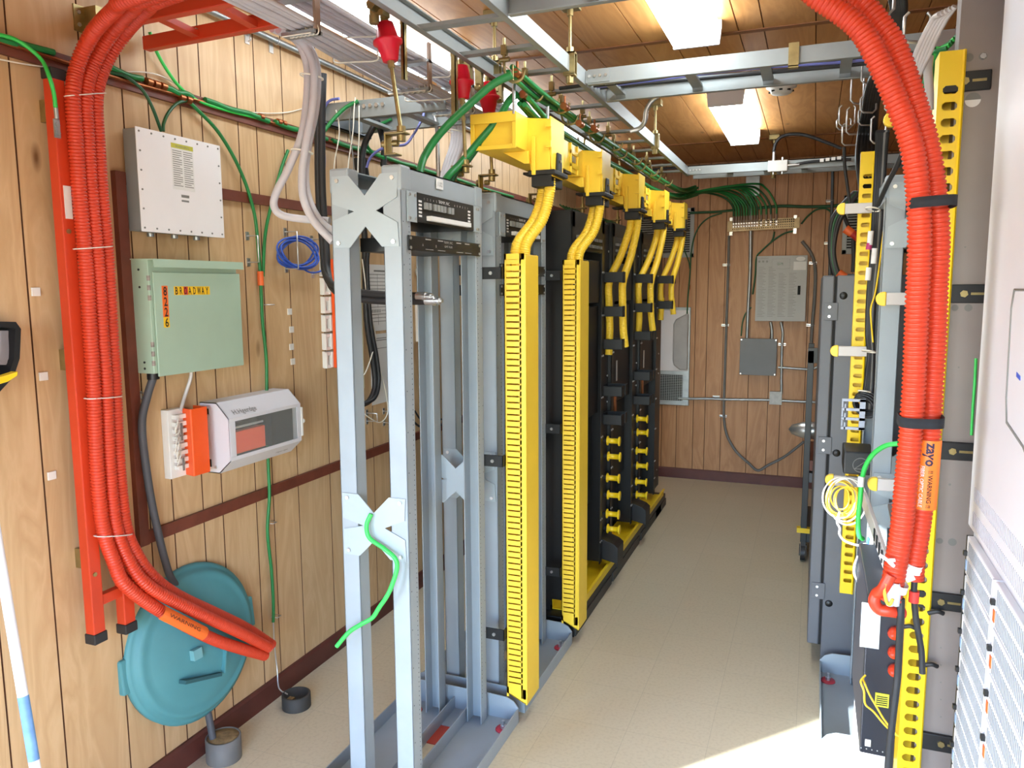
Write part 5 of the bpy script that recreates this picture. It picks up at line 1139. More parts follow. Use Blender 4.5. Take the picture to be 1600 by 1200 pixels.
MB().box(p.x-.047, p.x+.047, YB-.045, YB, p.z-.052, p.z+.052).build('box', m_galv, t, bevel=.003); MB().box(p.x-.05, p.x+.05, YB-.049, YB-.045, p.z-.055, p.z+.055).build('cover', mat('dull_steel', '#bdbcb8', .6, .1, var=.15, scale=30), t, bevel=.002)
def pipe(P, r, m, label, straps=(), d=.03, name='conduit_pipe'):
    o = MB().tube(sm([bk(u, v, d) for u, v in P], 8), r, 10).build(name, m); tag(o, label, 'conduit', 'conduits on the back wall')
    for u, v in straps:
        p = bk(u, v, 0); b = MB().box(p.x-.03, p.x+.03, YB-.004, YB, p.z-.01, p.z+.01); b.tube([(p.x-.03, YB-.003, p.z), (p.x-.014, YB-.045, p.z), (p.x+.014, YB-.045, p.z), (p.x+.03, YB-.003, p.z)], .004, 6); b.build('conduit_strap', m_steel, o)
pipe([(1174, 308), (1173, 350), (1172, 420), (1169, 480), (1167, 528)], .014, m_galv, 'bright steel conduit dropping from the grounding bar to the square box', ())
pipe([(1139, 368), (1138, 414), (1135, 507), (1132, 600), (1131, 650), (1136, 680), (1150, 705), (1170, 724), (1184, 735), (1200, 727), (1225, 714), (1245, 699), (1256, 690)], .011, m_pvc, 'long grey flexible conduit hanging in a loop near the floor, back wall', ((1135, 414), (1133, 508), (1130, 650)))
pipe([(1204, 503), (1206, 516), (1206, 529)], .012, m_galv, 'short steel conduit between the panelboard and the square box')
pipe([(1220, 503), (1223, 520), (1222, 540), (1221, 580), (1221, 615)], .011, m_galv, 'steel conduit from the panelboard down to the small bright box', ((1222, 538),))
pipe([(1216, 574), (1245, 576), (1266, 577), (1278, 573), (1288, 565), (1310, 553)], .010, m_galv, 'thin steel conduit from the square box to the right behind the cart')
pipe([(1060, 622), (1078, 623), (1110, 623), (1130, 624), (1203, 625)], .011, m_galv, 'horizontal steel conduit from the air unit to the small bright box', ((1119, 620),))
pipe([(1221, 626), (1260, 628), (1300, 629), (1345, 630)], .011, m_galv, 'horizontal steel conduit right of the small bright box')
pipe([(1253, 377), (1262, 388), (1270, 402), (1274, 425), (1273, 460), (1269, 510), (1267, 548), (1268, 562)], .013, m_pvc, 'grey conduit bending down right of the panelboard', ((1270, 411), (1266, 508)))
pipe([(1301, 268), (1300, 320), (1297, 400), (1296, 440), (1292, 520), (1290, 600)], .012, m_chan, 'dark conduit running down the back wall left of the grey cabinet', ((1297, 314), (1294, 380)))
o = MB().tube([(x, YB-.03, 2.712) for x in (-1.6, -.9, -.2, .5, 1.1)], .011, 10).build('conduit_pipe', m_chan); tag(o, 'dark conduit along the ceiling edge of the back wall', 'conduit')
p = bk(1177, 286); o = MB().box(p.x-.055, p.x+.055, YB-.045, YB, p.z-.11, p.z+.05).build('strut_channel', m_galv, bevel=.003); tag(o, 'short grey strut channel above the copper grounding bar', 'strut')
# green wires on the back wall
def bw(P, r, m, label, d=.02, g='green wires on the back wall'): return cable('ground_cable', [bk(u, v, d) for u, v in P], r, m, label, 'cable', g)
bw([(1078, 333), (1095, 332), (1120, 331), (1150, 328)], .010, m_greend, 'green cable arriving from the left at the copper grounding bar', .02)
bw([(1185, 325), (1220, 322), (1260, 323), (1300, 322), (1325, 318), (1350, 312)], .012, m_greend, 'thick dark green cable crossing to the right above the copper grounding bar', .02)
bw([(1252, 350), (1262, 338), (1275, 328), (1290, 326), (1300, 334), (1306, 350)], .007, m_greend, 'dark green wire arching off the right end of the copper grounding bar', .02)
bw([(1240, 361), (1225, 365), (1208, 376), (1190, 392), (1182, 403), (1180, 430), (1176, 460)], .007, m_greend, 'green wire curling from the copper bar to the panelboard left side', .03)
bw([(1210, 362), (1208, 372), (1205, 378)], .007, m_greend, 'short green wire below the copper bar', .03)
bw([(1174, 480), (1165, 490), (1160, 505), (1158, 525)], .006, m_greend, 'thin green wire dropping to the square box', .02)
bw([(1128, 333), (1108, 340), (1094, 352), (1085, 370), (1080, 395), (1078, 430), (1074, 480), (1072, 560)], .006, m_greend, 'green wire falling past the right edge of the air conditioner', .05)
bw([(1066, 376), (1070, 392), (1076, 408), (1078, 420)], .005, m_greend, 'thin green wire joining the one beside the air conditioner', .05)
p = bk(1077, 449, .03); tag(MB().cyl((p.x, p.y, p.z-.02), (p.x, p.y, p.z+.02), .010).build('splice', m_copper), 'copper splice on the green wire above the air conditioner', 'splice')
# coax splitter on the back ladder
t = thing('coax_splitter', 'small silver coax splitter with a black cable loop on the back cross ladder', 'splitter', (-.3, 5.65, 2.5))
p = ay(1216, 259, 5.63); q = ay(1232, 268, 5.63); s0 = q.x-p.x
b = MB().box(p.x-s0, p.x+s0*.9, 5.62, 5.65, p.z-.038, p.z+.036); b.build('body', mat('splitter_grey', '#b9b3ad', .55, .2), t, bevel=.004)
b = MB().cyl((p.x-s0*.45, 5.635, p.z+.036), (p.x-s0*.45, 5.635, p.z+.10), .010); b.cyl((p.x+s0*.4, 5.635, p.z+.036), (p.x+s0*.4, 5.635, p.z+.055), .007); b.cyl((p.x-s0*.45, 5.635, p.z-.038), (p.x-s0*.45, 5.635, p.z-.055), .006); b.cyl((p.x+s0*.4, 5.635, p.z-.038), (p.x+s0*.4, 5.635, p.z-.055), .006); b.cyl((p.x+s0*.9, 5.635, p.z), (p.x+s0*2.0, 5.635, p.z+.003), .009); b.each('connector', m_steel, t)
Q = 5.635
cable('coax_cable', [ay(1209, 238, Q), ay(1211, 227, Q), ay(1217, 217, Q), ay(1228, 211, Q), ay(1243, 209.5, Q), ay(1262, 212, Q), ay(1290, 222, Q), ay(1315, 232, Q)], .011, m_rubber, 'black coax cable arching up from the silver splitter to the right')
cable('coax_cable', [ay(1243, 257, Q), ay(1258, 254, Q), ay(1275, 252, Q), ay(1300, 250, Q), ay(1330, 249, Q)], .009, m_rubber, 'black coax cable lying on the back cross ladder right of the splitter')
cable('thin_wire', [bk(1180, 238, .05), bk(1210, 234, .05), bk(1240, 232, .05), bk(1280, 235, .05), bk(1318, 234, .05)], .005, m_cable_g, 'pale wire along the ceiling edge of the back wall')
b = MB(); labs = ['first', 'second', 'third', 'fourth']
for k in range(4):
    p = ay(1284+k*9, 251-k*1.2, 5.64); tag(MB().box(p.x-.012, p.x+.012, 5.62, 5.65, p.z-.010, p.z+.010).build('wire_clip', m_plast), '%s small white clip from the left on the back cross ladder' % labs[k], 'clip', 'white clips on the back cross ladder')
# ------------------------------------------------------------------ right-hand row
# dark grey cabinet
t = thing('equipment_cabinet', 'tall dark grey cabinet with hinged door at the far end of the right row', 'cabinet', (.4, 4.1, 0))
cx0, cy0, cy1 = .088, 3.56, 4.74
MB().box(cx0, .78, cy0, cy1, .03, 1.745).build('body', m_dkgrey, t, bevel=.004)
MB().box(cx0+.03, .76, cy0+.02, cy1-.03, 0, .03).build('plinth', m_black, t)
d = MB().prism([(cy0-.002, .10), (cy0-.002, 1.745), (cy1-.3, 1.745), (cy1, 1.70), (cy1, .10)], 0, .030, .078).build('door', m_dkgrey, t, bevel=.006)
MB().box(.076, .0885, cy0+.004, cy1-.01, .10, 1.74).build('door_seal', m_dark, t)
for z in (1.60, 1.02, .36):
    h = MB().box(.04, .095, cy0-.007, cy0-.002, z-.045, z+.03).build('hinge', m_dkgrey, t, bevel=.002)
    b = MB(); bolt(b, (.062, cy0-.007, z+.012), (0, -1, 0), .006, .003); bolt(b, (.062, cy0-.007, z-.028), (0, -1, 0), .006, .003); b.each('screw', m_steel, h)
for u, v in ((1318, 462), (1307, 708), (1295, 943)):
    p = ay(u, v, cy0); MB().lathe([(0, -.004), (.014, -.004), (.016, 0), (0, 0)], (p.x, cy0, p.z), (0, 1, 0), 18).build('knockout_plug', m_black, t)
# black cart behind it
t = thing('utility_cart', 'black two-post utility cart with shelves behind the dark grey cabinet', 'cart', (.1, 5.2, 0))
for (x, y) in ((-.005, 4.98), (-.005, 5.6), (.45, 4.98), (.45, 5.6)):
    MB().box(x-.018, x+.018, y-.018, y+.018, .12, 1.315).build('post', m_black, t, bevel=.002)
    w = MB().box(x-.014, x+.014, y-.02, y+.02, .085, .125); w.box(x-.022, x-.016, y-.012, y+.012, .03, .10); w.box(x+.016, x+.022, y-.012, y+.012, .03, .10); w = w.build('caster_fork', m_black, t)
    MB().cyl((x-.014, y, .05), (x+.014, y, .05), .05, n=20).build('wheel', m_rubber, w)
b = MB(); b.box(-.023, .468, 4.962, 4.998, 1.24, 1.33); b.build('top_rail', m_black, t); MB().box(-.01, .45, 4.97, 5.61, .50, .56).build('shelf', m_dkgrey, t); MB().box(.0, .45, 4.965, 5.6, .575, .64).build('shelf_board', m_trim, t)
MB().box(-.045, .44, 4.955, 5.0, .18, .21).build('yellow_bar', m_yellow_t, t); MB().box(-.01, .45, 4.97, 5.6, .12, .18).build('bottom_shelf', m_black, t)
o = MB().lathe([(0, -.14), (.03, -.12), (.05, -.06), (.055, 0), (.05, .08), (0, .09)], (.02, 5.12, .80), (1, 0, 0), 20).build('foil_duct', m_steel); tag(o, 'shiny foil duct end sitting on the black cart', 'duct')
o = MB().box(.085, .11, 5.0, 5.55, .64, .90).build('dark_case', m_dkgrey); tag(o, 'slim dark case standing on the black cart shelf', 'case')
o = thing('tool_case', 'brown and grey tool lying on the cart bottom shelf', 'tool', (.1, 5.1, .18)); MB().prism([(.05, .18), (.18, .18), (.2, .24), (.1, .30), (.06, .26)], 1, 5.05, 5.2).build('body', mat('tool_brown', '#4a3b36', .6), o, bevel=.006); MB().prism([(.06, .30), (.10, .29), (.13, .42), (.10, .45), (.07, .42)], 1, 5.07, 5.12).build('handle', m_black, o, bevel=.006)
# grey rack in the right row: same pattern as the left ones, turned to face them
R = grey_rack(YR1, 'grey open rack on the right, partly hidden by the two orange ducts', (-1.265, YR1+.296, 0))
R.rotation_euler = (0, 0, pi); R.location = (.33, 3.17, 0)
# its slotted yellow duct and arms
def slot_plate(name, x0, x1, y0, y1, z0, z1, pitch, slot_h, s0, s1, label, grp):
    t = thing('slotted_duct', label, 'cable duct', ((x0+x1)/2, y0, z0), grp); b = MB(); th = .004
    b.box(x0, x0+s0, y0, y0+th, z0, z1); b.box(x1-s1, x1, y0, y0+th, z0, z1); z = z0+.05
    b.box(x0+s0, x1-s1, y0, y0+th, z0, z0+.05)
    while z < z1-.09:
        a, c = x0+s0, x1-s1; r = slot_h*.3; b.box(a, c, y0, y0+th, z+slot_h, z+pitch)
        for xx, sg in ((a, 1), (c, -1)):
            for zz, sz in ((z, 1), (z+slot_h, -1)): b.prism([(xx, zz), (xx+sg*r, zz), (xx, zz+sz*r)], 1, y0, y0+th)
        z += pitch
    b.box(x0+s0, x1-s1, y0, y0+th, z, z1); b.build('slotted_face', m_yellow_t, t)
    s = MB(); s.box(x0, x0+.003, y0+th, y1, z0, z1); s.box(x1-.003, x1, y0+th, y1, z0, z1); s.build('side_walls', m_yellow_t, t); MB().box(x0, x1, y1, y1+.003, z0, z1).build('back', m_yellow_t, t)
    MB().prism([(x1-.006, y0), (x1-.002, y0-.004), (x1+.002, y0), (x1+.002, y1), (x1-.004, y1)], 2, z0, z1).build('edge_trim', m_yellow_t, t)
    return t
slot_plate('c', .152, .203, 3.478, 3.53, .385, 2.235, .0385, .0175, .012, .004, 'slotted yellow duct in front of the dark grey cabinet, farther of the right pair', 'slotted yellow ducts on the right')
D = slot_plate('d', .259, .314, 2.185, 2.26, .30, 2.26, .0385, .020, .011, .011, 'slotted yellow duct behind the orange ducts, nearer of the right pair', 'slotted yellow ducts on the right')
def arm(u0, u1, v, y, label, clear=False):
    a, c = ay(u0, v, y), ay(u1, v, y); h = .0195; t = thing('retaining_arm', label, 'retaining arm', (a.x, y, a.z-h), 'yellow tipped arms on the right racks')
    MB().box(a.x+.03, c.x, y-.008, y+.008, a.z-h, a.z+h).build('arm', m_poly, t, bevel=.002)
    P = [(a.x+.03, a.z-h-.003)]+[(a.x+.022-.022*cos(pi*k/8-pi/2), a.z+(h+.003)*sin(pi*k/8-pi/2)) for k in range(9)]+[(a.x+.03, a.z+h+.003)]
    MB().prism(P, 1, y-.011, y+.011).build('tip', m_yellow, t, bevel=.003)
arm(1307, 1368, 327, 3.30, 'top pale arm with a yellow tip in front of the far slotted duct'); arm(1297, 1362, 548, 3.30, 'middle pale arm with a yellow tip in front of the far slotted duct'); arm(1289, 1346, 749, 3.10, 'lowest pale arm with a yellow tip above the tangled yellow cords')
arm(1368, 1434, 467, 2.72, 'brownish arm with a yellow tip left of the orange ducts, middle height'); arm(1355, 1425, 755, 2.72, 'arm with a yellow tip left of the orange ducts, by the bright green wire'); arm(1380, 1442, 188, 2.72, 'arm with a yellow tip near the top left of the right orange ducts')
# black cables running down by the far slotted duct
def rc(P, r, m, label, g='black cables beside the far slotted duct', nm='data_cable', cat='cable'): return cable(nm, [ay(*p) for p in P], r, m, label, cat, g)
for k in range(5):
    o = 3*k; rc([(1372+o*1.2, 205, 3.1), (1370+o, 260, 3.2), (1366+o, 330, 3.25), (1362+o*.9, 400, 3.3), (1357+o*.8, 460, 3.3), (1355+o*.7, 520, 3.3), (1358+o*.5, 552, 3.28), (1354+o*.8, 590, 3.3), (1350+o, 625, 3.3), (1347+o*1.2, 645, 3.28)], .0085, m_rubber if k != 3 else m_inkg, 'black cable running down beside the far slotted yellow duct')
rc([(1384, 330, 3.2), (1376, 400, 3.25), (1368, 455, 3.27), (1361, 480, 3.27), (1361, 500, 3.27), (1364, 535, 3.27)], .0032, m_yellow_t, 'thin yellow cord among the black cables beside the far slotted duct', None)
for (u, v, h, m, l) in ((1361, 372, 22, m_paper, 'upper white cable label beside the far slotted duct'), (1367, 400, 24, m_paper, 'middle white cable label beside the far slotted duct'), (1358, 428, 20, m_paper, 'lower white cable label with a tie beside the far slotted duct'), (1359, 385, 10, mat('pink_tape', '#b0306a', .5), 'magenta tape mark on a black cable beside the far slotted duct')):
    a, c = ay(u, v-h/2, 3.24), ay(u-2, v+h/2, 3.24); tag(MB().cyl(a, c, .0105, n=10).build('cable_label', m), l, 'label')
for (u, v, y, l) in ((1364, 327, 3.22, 'white tie holding the black cables to the top arm'), (1358, 549, 3.22, 'white tie holding the black cables to the middle arm'), (1352, 612, 3.22, 'white tie above the coiled cable ends')):
    tag(MB().tube(ring(ay(u, v, y), .03, (.1, .2, 1), 18, .02), .003, 5, False).build('cable_tie', m_wirew), l, 'cable tie', 'white ties on the right cables')
b = MB(); c = ay(1351, 636, 3.2)
for k in range(4): b.tube(ring(c+Vector((.004*k, .01*k, .006*k)), .03+.003*k, (.2, 1, .1+.1*k), 20, .045), .006, 6, False)
tag(b.build('cable_coil', m_rubber), 'small coil of black cable above the grey comb', 'cable coil')
# looped black cables with tape marks by the back wall
for k in range(4):
    Q = 4.2; rc([(1342-k*2, 300, Q), (1330-k*4, 318, Q), (1312-k*4, 345, Q), (1303-k*2, 385, Q), (1306-k*2, 415, Q), (1318-k*3, 440, Q), (1334-k*2, 452, Q), (1352, 460-k*3, Q)], .011, m_rubber if k != 2 else m_greend, 'thick black cable bowing out before it reaches the dark grey cabinet', 'bowed cables over the dark grey cabinet', 'power_cable')
for i, (u, v) in enumerate(((1315, 430), (1324, 439), (1334, 446), (1326, 361))):
    p = ay(u, v, 4.18); d = Vector((.8, 0, -.6)); tag(MB().cyl(p-d*.02, p+d*.02, .021, n=12).build('tape_mark', [m_orange_t, m_orange_t, m_redt, m_orange_t][i]), ['first orange tape mark on the bowed cables', 'second orange tape mark on the bowed cables', 'red tape mark on the bowed cables', 'orange tape mark on the dangling cable end'][i], 'tape mark', 'tape marks on the bowed cables')
rc([(1318, 335, 4.5), (1324, 350, 4.5), (1331, 365, 4.5)], .010, m_rubber, 'short dangling black cable with a red end above the dark cabinet', None, 'power_cable')
p = ay(1336, 368, 4.48); d = Vector((.75, 0, -.65)); o = MB().cyl(p-d*.03, p+d*.03, .020, n=12).build('cable_end', m_redt); tag(o, 'red cable end cap hanging in front of the right grille', 'cable end')
rc([(1333, 375, 4.5), (1334, 400, 4.5), (1333, 425, 4.5)], .011, m_rubber, 'black cable hanging down from the red end cap', None, 'power_cable')
b = MB(); p = ay(1333, 428, 4.48); b.box(p.x-.03, p.x+.03, p.y-.02, p.y+.02, p.z-.09, p.z); tag(b.build('connector_block', m_chan), 'small grey connector below the hanging black cable', 'connector')
# wire-form cable rings high on the right
def wring(u, v, w, h, y, label, r=.0042):
    a, c = ay(u, v, y), ay(u+w, v+h, y); P = [(a.x+.01, y, a.z), (a.x, y, a.z-.01), (a.x, y, c.z+.012), (a.x+.012, y, c.z), (c.x-.012, y+.02, c.z), (c.x, y+.02, c.z+.012), (c.x, y+.02, a.z-.01), (c.x-.008, y+.02, a.z)]
    tag(MB().tube([Vector(p) for p in P], r, 6).build('wire_ring', m_steel), label, 'cable ring', 'wire cable rings at upper right')
W8 = [(1312, 165, 24, 30, 4.0), (1331, 118, 18, 42, 3.6), (1324, 168, 26, 40, 3.9), (1308, 185, 22, 16, 4.2), (1317, 193, 30, 32, 4.1), (1347, 100, 30, 28, 3.3), (1362, 182, 22, 40, 3.4), (1345, 150, 24, 24, 3.5), (1342, 170, 22, 24, 3.7), (1361, -12, 36, 30, 2.3), (1414, 20, 40, 42, 2.3), (1384, 150, 20, 24, 3.2)]
for i, (u, v, w, h, y) in enumerate(W8): wring(u, v, w, h, y, 'wire ring for cables at upper right, %s' % ['leftmost at mid height', 'tall one under the ladder end', 'just right of the leftmost', 'lowest at far left', 'holding the black bundle foot', 'just under the ladder rail', 'right of the black bundle', 'middle one across the black bundle', 'below the middle one', 'cut by the top edge', 'right of the orange ducts at top', 'small one by the yellow tip'][i])
for k in range(6):
    rc([(1392+k*4, -10, 2.4), (1396+k*3, 30, 2.5), (1380+k*3, 90, 2.9), (1358+k*4, 130, 3.3), (1350+k*4, 170, 3.6), (1343+k*5, 210, 3.8), (1340+k*6, 250, 3.6), (1346+k*5, 300, 3.5)], .010, m_rubber, 'black cable in the bundle passing through the wire rings at upper right', 'black bundle in the wire rings')
rc([(1319, 230, 3.9), (1320, 260, 3.9), (1324, 290, 3.9), (1328, 320, 3.9)], .007, m_rubber, 'single black cable hanging left of the far slotted duct', None)
rc([(1412, 235, 2.7), (1400, 262, 2.75), (1388, 285, 2.8), (1372, 320, 2.9)], .008, m_rubber, 'black cable slanting across the top of the right grey rack', None)
for k in range(5):
    rc([(1492-k*6, 10+k*3, 2.0), (1478-k*5, 30, 2.02), (1462-k*5, 60, 2.05), (1450-k*5, 88, 2.08), (1438-k*3, 112, 2.1), (1430-k*2, 130, 2.12)], .0065, mat('clear_tube', '#b9b2ae', .3), 'translucent pale tube slanting down at upper right behind the orange ducts', 'translucent tubes at upper right')
rc([(1452, 88, 2.12), (1450, 110, 2.12), (1452, 140, 2.12), (1452, 172, 2.12)], .010, mat('clear_tube', '#b9b2ae', .3), 'translucent tube hanging straight by the near slotted duct top', None)
for k in range(5):
    rc([(1496-k*4, 55+k*5, 2.3), (1486-k*6, 68+k*3, 2.32), (1474-k*4, 80, 2.34), (1468-k*6, 100+k*8, 2.36), (1458-k*4, 150+k*6, 2.4)], .006, m_greenb if k % 2 else m_green, 'green wire in the tangle behind the near slotted duct top', 'green tangle at upper right')
# silver side plate of the nearest right rack
t = thing('rack_side_plate', 'brushed silver rack side plate between the near slotted duct and the white cabinet', 'rack side', (.36, 2.2, 0))
b = MB(); b.box(.300, .44, 2.20, 2.205, 0, 2.46); b.build('plate', m_plate, t, bevel=.001)
MB().box(.290, .44, 2.731, 2.737, 0, 2.46).build('far_plate', m_plate, t)
b = MB(); b.box(.300, .304, 2.205, 2.26, 0, 2.46); b.box(.436, .44, 2.205, 2.26, 0, 2.46); b.build('flange', m_plate, t)
b = MB()
for (u, v, r) in ((1514, 90, .010), (1536, 88, .009), (1492, 481, .008), (1513, 481, .009), (1468, 845, .008), (1488, 847, .010), (1508, 386, .002), (1498, 574, .002), (1484, 757, .003)):
    p = ay(u, v, 2.2); b.disc((p.x, 2.1995, p.z), (0, -1, 0), r, 16)
for k in range(6): p = ay(1470-k*0, 1012+k*27, 2.2); b.disc((p.x, 2.1995, p.z), (0, -1, 0), .002, 8)
p = ay(1520, 156, 2.2); b.add([(p.x+.017*cos(pi*i/12), 2.1995, p.z+.017*sin(pi*i/12)) for i in range(13)], [tuple(range(13))]); b.build('holes', m_inkg, t)
MB().prism([(p.x+.017*cos(pi+pi*i/12), p.z+.017*sin(pi+pi*i/12)) for i in range(13)], 1, 2.199, 2.2).build('hole_label', m_paper, t)
b = MB(); p = ay(1536, 88, 2.2); bolt(b, (p.x, 2.199, p.z), (0, -1, 0), .007, .004); b.each('screw', m_steel, t)
for i, v in enumerate((127, 459, 705, 940, 1162)):
    p = ay(1508 if v < 200 else (1506 if v < 500 else (1488 if v < 800 else 1470)), v, 2.19); h = .023
    c = MB().box(p.x-.05, p.x+.055, 2.188, 2.199, p.z-h, p.z+h).build('duct_bracket', m_blackm, t, bevel=.002); b = MB(); bolt(b, (p.x, 2.188, p.z), (0, -1, 0), .009, .004); b.box(p.x+.015, p.x+.045, 2.1865, 2.188, p.z-.003, p.z+.003); b.each('bolt', m_zinc, c)
cable('ground_cable', [ay(1525, 560, 2.17), ay(1523, 600, 2.17), ay(1520, 640, 2.17), ay(1518, 680, 2.17)], .0035, m_greenb, 'bright green wire in the gap beside the white cabinet')
# the two orange corrugated ducts
YT = 1.70
ductR = [[(1230, -30), (1283, 0), (1335, 37), (1362, 75), (1397, 150), (1424, 225), (1434, 300), (1437, 375), (1434, 450), (1431, 525), (1428, 600), (1423, 675), (1416, 750), (1409, 825), (1401, 875), (1396, 905), (1390, 938)],
         [(1297, -30), (1344, 0), (1376, 37), (1401, 75), (1428, 150), (1450, 225), (1462, 300), (1467, 375), (1464, 450), (1462, 525), (1457, 600), (1453, 675), (1446, 750), (1437, 825), (1429, 875), (1427, 905)]]
for i, (P, l) in enumerate(zip(ductR, ['left one of the two big orange corrugated ducts curving down at right', 'right one of the two big orange corrugated ducts, carrying the lettered label'])):
    y = YT+.045*i; pts = [ay(u, v, y) for u, v in P]; pts = [pts[0]+Vector((-.25, 0, .10))]+pts
    o = MB().corr(sm(pts, 6), .0222 if i == 0 else .021, .0090, .0028, 16).build('corrugated_duct', m_orange); tag(o, l, 'duct', 'orange ducts at the right')
    if i == 1:
        a, c = ay(1452, 686, y), ay(1443, 793, y); d = (c-a).normalized(); L = (c-a).length; nrm = (C0-a); nrm = (nrm-d*nrm.dot(d)).normalized(); sd = d.cross(nrm).normalized()
        if sd.x < 0: sd = -sd
        R0 = .0235; vs = []; n = 16
        for q in (a, c): vs += [q+nrm*(R0*cos(-1.45+2.9*k/n))+sd*(R0*sin(-1.45+2.9*k/n)) for k in range(n+1)]
        w = MB().add(vs, [(k, k+1, n+2+k, n+1+k) for k in range(n)], True).build('warning_label', mat('label_orange', '#f47a22', .45, var=.02), o)
        def wrap(mb, text, size, s0, off, width=None, bold=.012):
            v, f, tw = letters(text, size, bold); k = width/tw if width else 1
            mb.add([a+d*(s0+x*k)+nrm*((R0+.0012)*cos(off+yy/R0))+sd*((R0+.0012)*sin(off+yy/R0)) for x, yy in v], f)
        b = MB(); wrap(b, 'zayo', .027, .005, -.12, .047, .03); b.build('lettering', mat('purple_ink', '#2b1636', .6), w)
        b = MB(); wrap(b, '!! WARNING !!', .012, L*.42, .15, L*.54); b.build('lettering', m_ink, w)
        b = MB(); wrap(b, 'FIBER OPTIC CABLE', .010, L*.36, -.45, L*.6); b.build('lettering', m_white, w)
def strap(v, u0, u1, label, m=m_cloth, hw=.010, y=YT+.02, sx=0):
    a, c = ay(u0, v, y), ay(u1, v+sx, y); mid = (a+c)/2; L = (c-a).length/2; vs = []; n = 32
    for dz in (-hw, hw):
        for k in range(n):
            g = 2*pi*k/n; e = .55; vs.append(mid+(c-a).normalized()*(L*math.copysign(abs(cos(g))**e, cos(g)))+Vector((0, .050*math.copysign(abs(sin(g))**e, sin(g)), dz)))
    o = MB().add(vs, [(k, (k+1) % n, n+(k+1) % n, n+k) for k in range(n)], True).build('velcro_strap', m); s = o.modifiers.new('thickness', 'SOLIDIFY'); s.thickness = .002; s.offset = 1
    tag(o, label, 'strap', 'straps on the right orange ducts')
strap(321, 1418, 1492, 'upper black strap round the two right orange ducts', sx=-6); strap(655, 1404, 1472, 'lower black strap round the two right orange ducts', sx=2)
# taped lower ends, inner cables
def tape(u0, v0, u1, v1, y, hw, label, ry=.026):
    a, c = ay(u0, v0, y), ay(u1, v1, y); d = (c-a); m = (a+c)/2; L = d.length/2; ux = d.normalized(); uz = Vector((0, 0, 1)); uz = (uz-ux*uz.dot(ux)).normalized(); vs = []; n = 24
    for s in (-hw, hw): vs += [m+ux*(L*cos(2*pi*k/n))+Vector((0, ry*sin(2*pi*k/n), 0))+uz*s for k in range(n)]
    tag(MB().add(vs, [(k, (k+1) % n, n+(k+1) % n, n+k) for k in range(n)], True).build('tape_wrap', m_white_t), label, 'tape', 'white tape on the duct ends')
tape(1413, 882, 1441, 890, YT+.045, .009, 'white tape round the end of the right orange duct'); tape(1391, 912, 1418, 921, YT, .008, 'white tape round the end of the left orange duct')
a, c = ay(1413, 888, YT+.02), ay(1424, 908, YT+.02); tag(MB().bar(a, c, .018, .002, up=(0, -1, .1)).build('tape_tail', m_white_t), 'loose tail of white tape folded between the duct ends', 'tape')
p = ay(1391, 878, YT-.028); tag(MB().tube(sm([p+Vector((-.02, 0, .012)), p, p+Vector((.006, -.004, -.006)), p+Vector((-.004, -.006, .004)), p+Vector((.008, -.004, .006))], 5), .004, 6).build('cord_knot', m_white_t), 'knotted white cord on the left orange duct end', 'cord')
cable('tail_cable', [ay(1408, 935, YT), ay(1407, 970, YT), ay(1405, 1010, YT+.02), ay(1403, 1050, YT+.03), ay(1400, 1080, YT+.03), ay(1394, 1130, YT+.03), ay(1389, 1180, YT+.03), ay(1385, 1240, YT+.03)], .0075, m_rubber, 'dark cable leaving the left orange duct end and running to the floor', n=10)
o = cable('tail_cable', [ay(1429, 905, YT+.045), ay(1428, 930, YT+.045), ay(1431, 965, YT+.045), ay(1436, 995, YT+.045), ay(1440, 1020, YT+.045), ay(1441, 1052, YT+.045)], .0065, m_rubber, 'dark cable leaving the right orange duct end in front of the near slotted duct', n=10)
b = MB(); p = ay(1428, 932, YT+.045); b.cyl(p+Vector((0, 0, .012)), p-Vector((0, 0, .012)), .010); tag(b.build('tape_mark', m_redt), 'red tape ring on the dark cable below the right orange duct', 'tape mark')
tag(MB().tube(sm([ay(1392, 898, YT-.02), ay(1380, 920, YT-.02), ay(1370, 928, YT), ay(1366, 940, YT), ay(1374, 952, YT), ay(1390, 955, YT), ay(1410, 958, YT+.02)], 8), .012, 12).build('orange_tail', m_orange), 'smooth orange tube end curled below the left orange duct', 'tube')
tag(MB().tube(sm([ay(1384, 912, YT-.03), ay(1382, 925, YT-.03), ay(1385, 940, YT-.03), ay(1390, 945, YT-.03), ay(1395, 936, YT-.03)], 6), .0032, 6).build('yellow_loop', m_yellow), 'small yellow cord loop at the left orange duct end', 'cord')
for i, u in enumerate((1391, 1400)):
    p = ay(u, 935, YT-.02); tag(MB().lathe([(0, 0), (.007, .003), (.009, .03), (.006, .05)], p-Vector((0, 0, .018)), (0, 0, 1), 12).build('pale_plug', m_cable_g), ['pale plug in the left orange duct end, left one', 'pale plug in the left orange duct end, right one'][i], 'plug', 'plugs in the duct end')
for i, (u, v, s) in enumerate(((1441, 1040, 1), (1436, 985, -1), (1450, 958, 1))):
    b = MB(); p = ay(u, v, 2.17); b.tube(sm([p, p+Vector((.02*s, -.005, .01)), p+Vector((.035*s, 0, .004))], 4), .006, 7); tag(b.build('clip', m_rubber), ['lowest black clip on the near slotted duct', 'middle black clip on the near slotted duct', 'upper black clip on the near slotted duct'][i], 'clip', 'black clips on the near slotted duct')
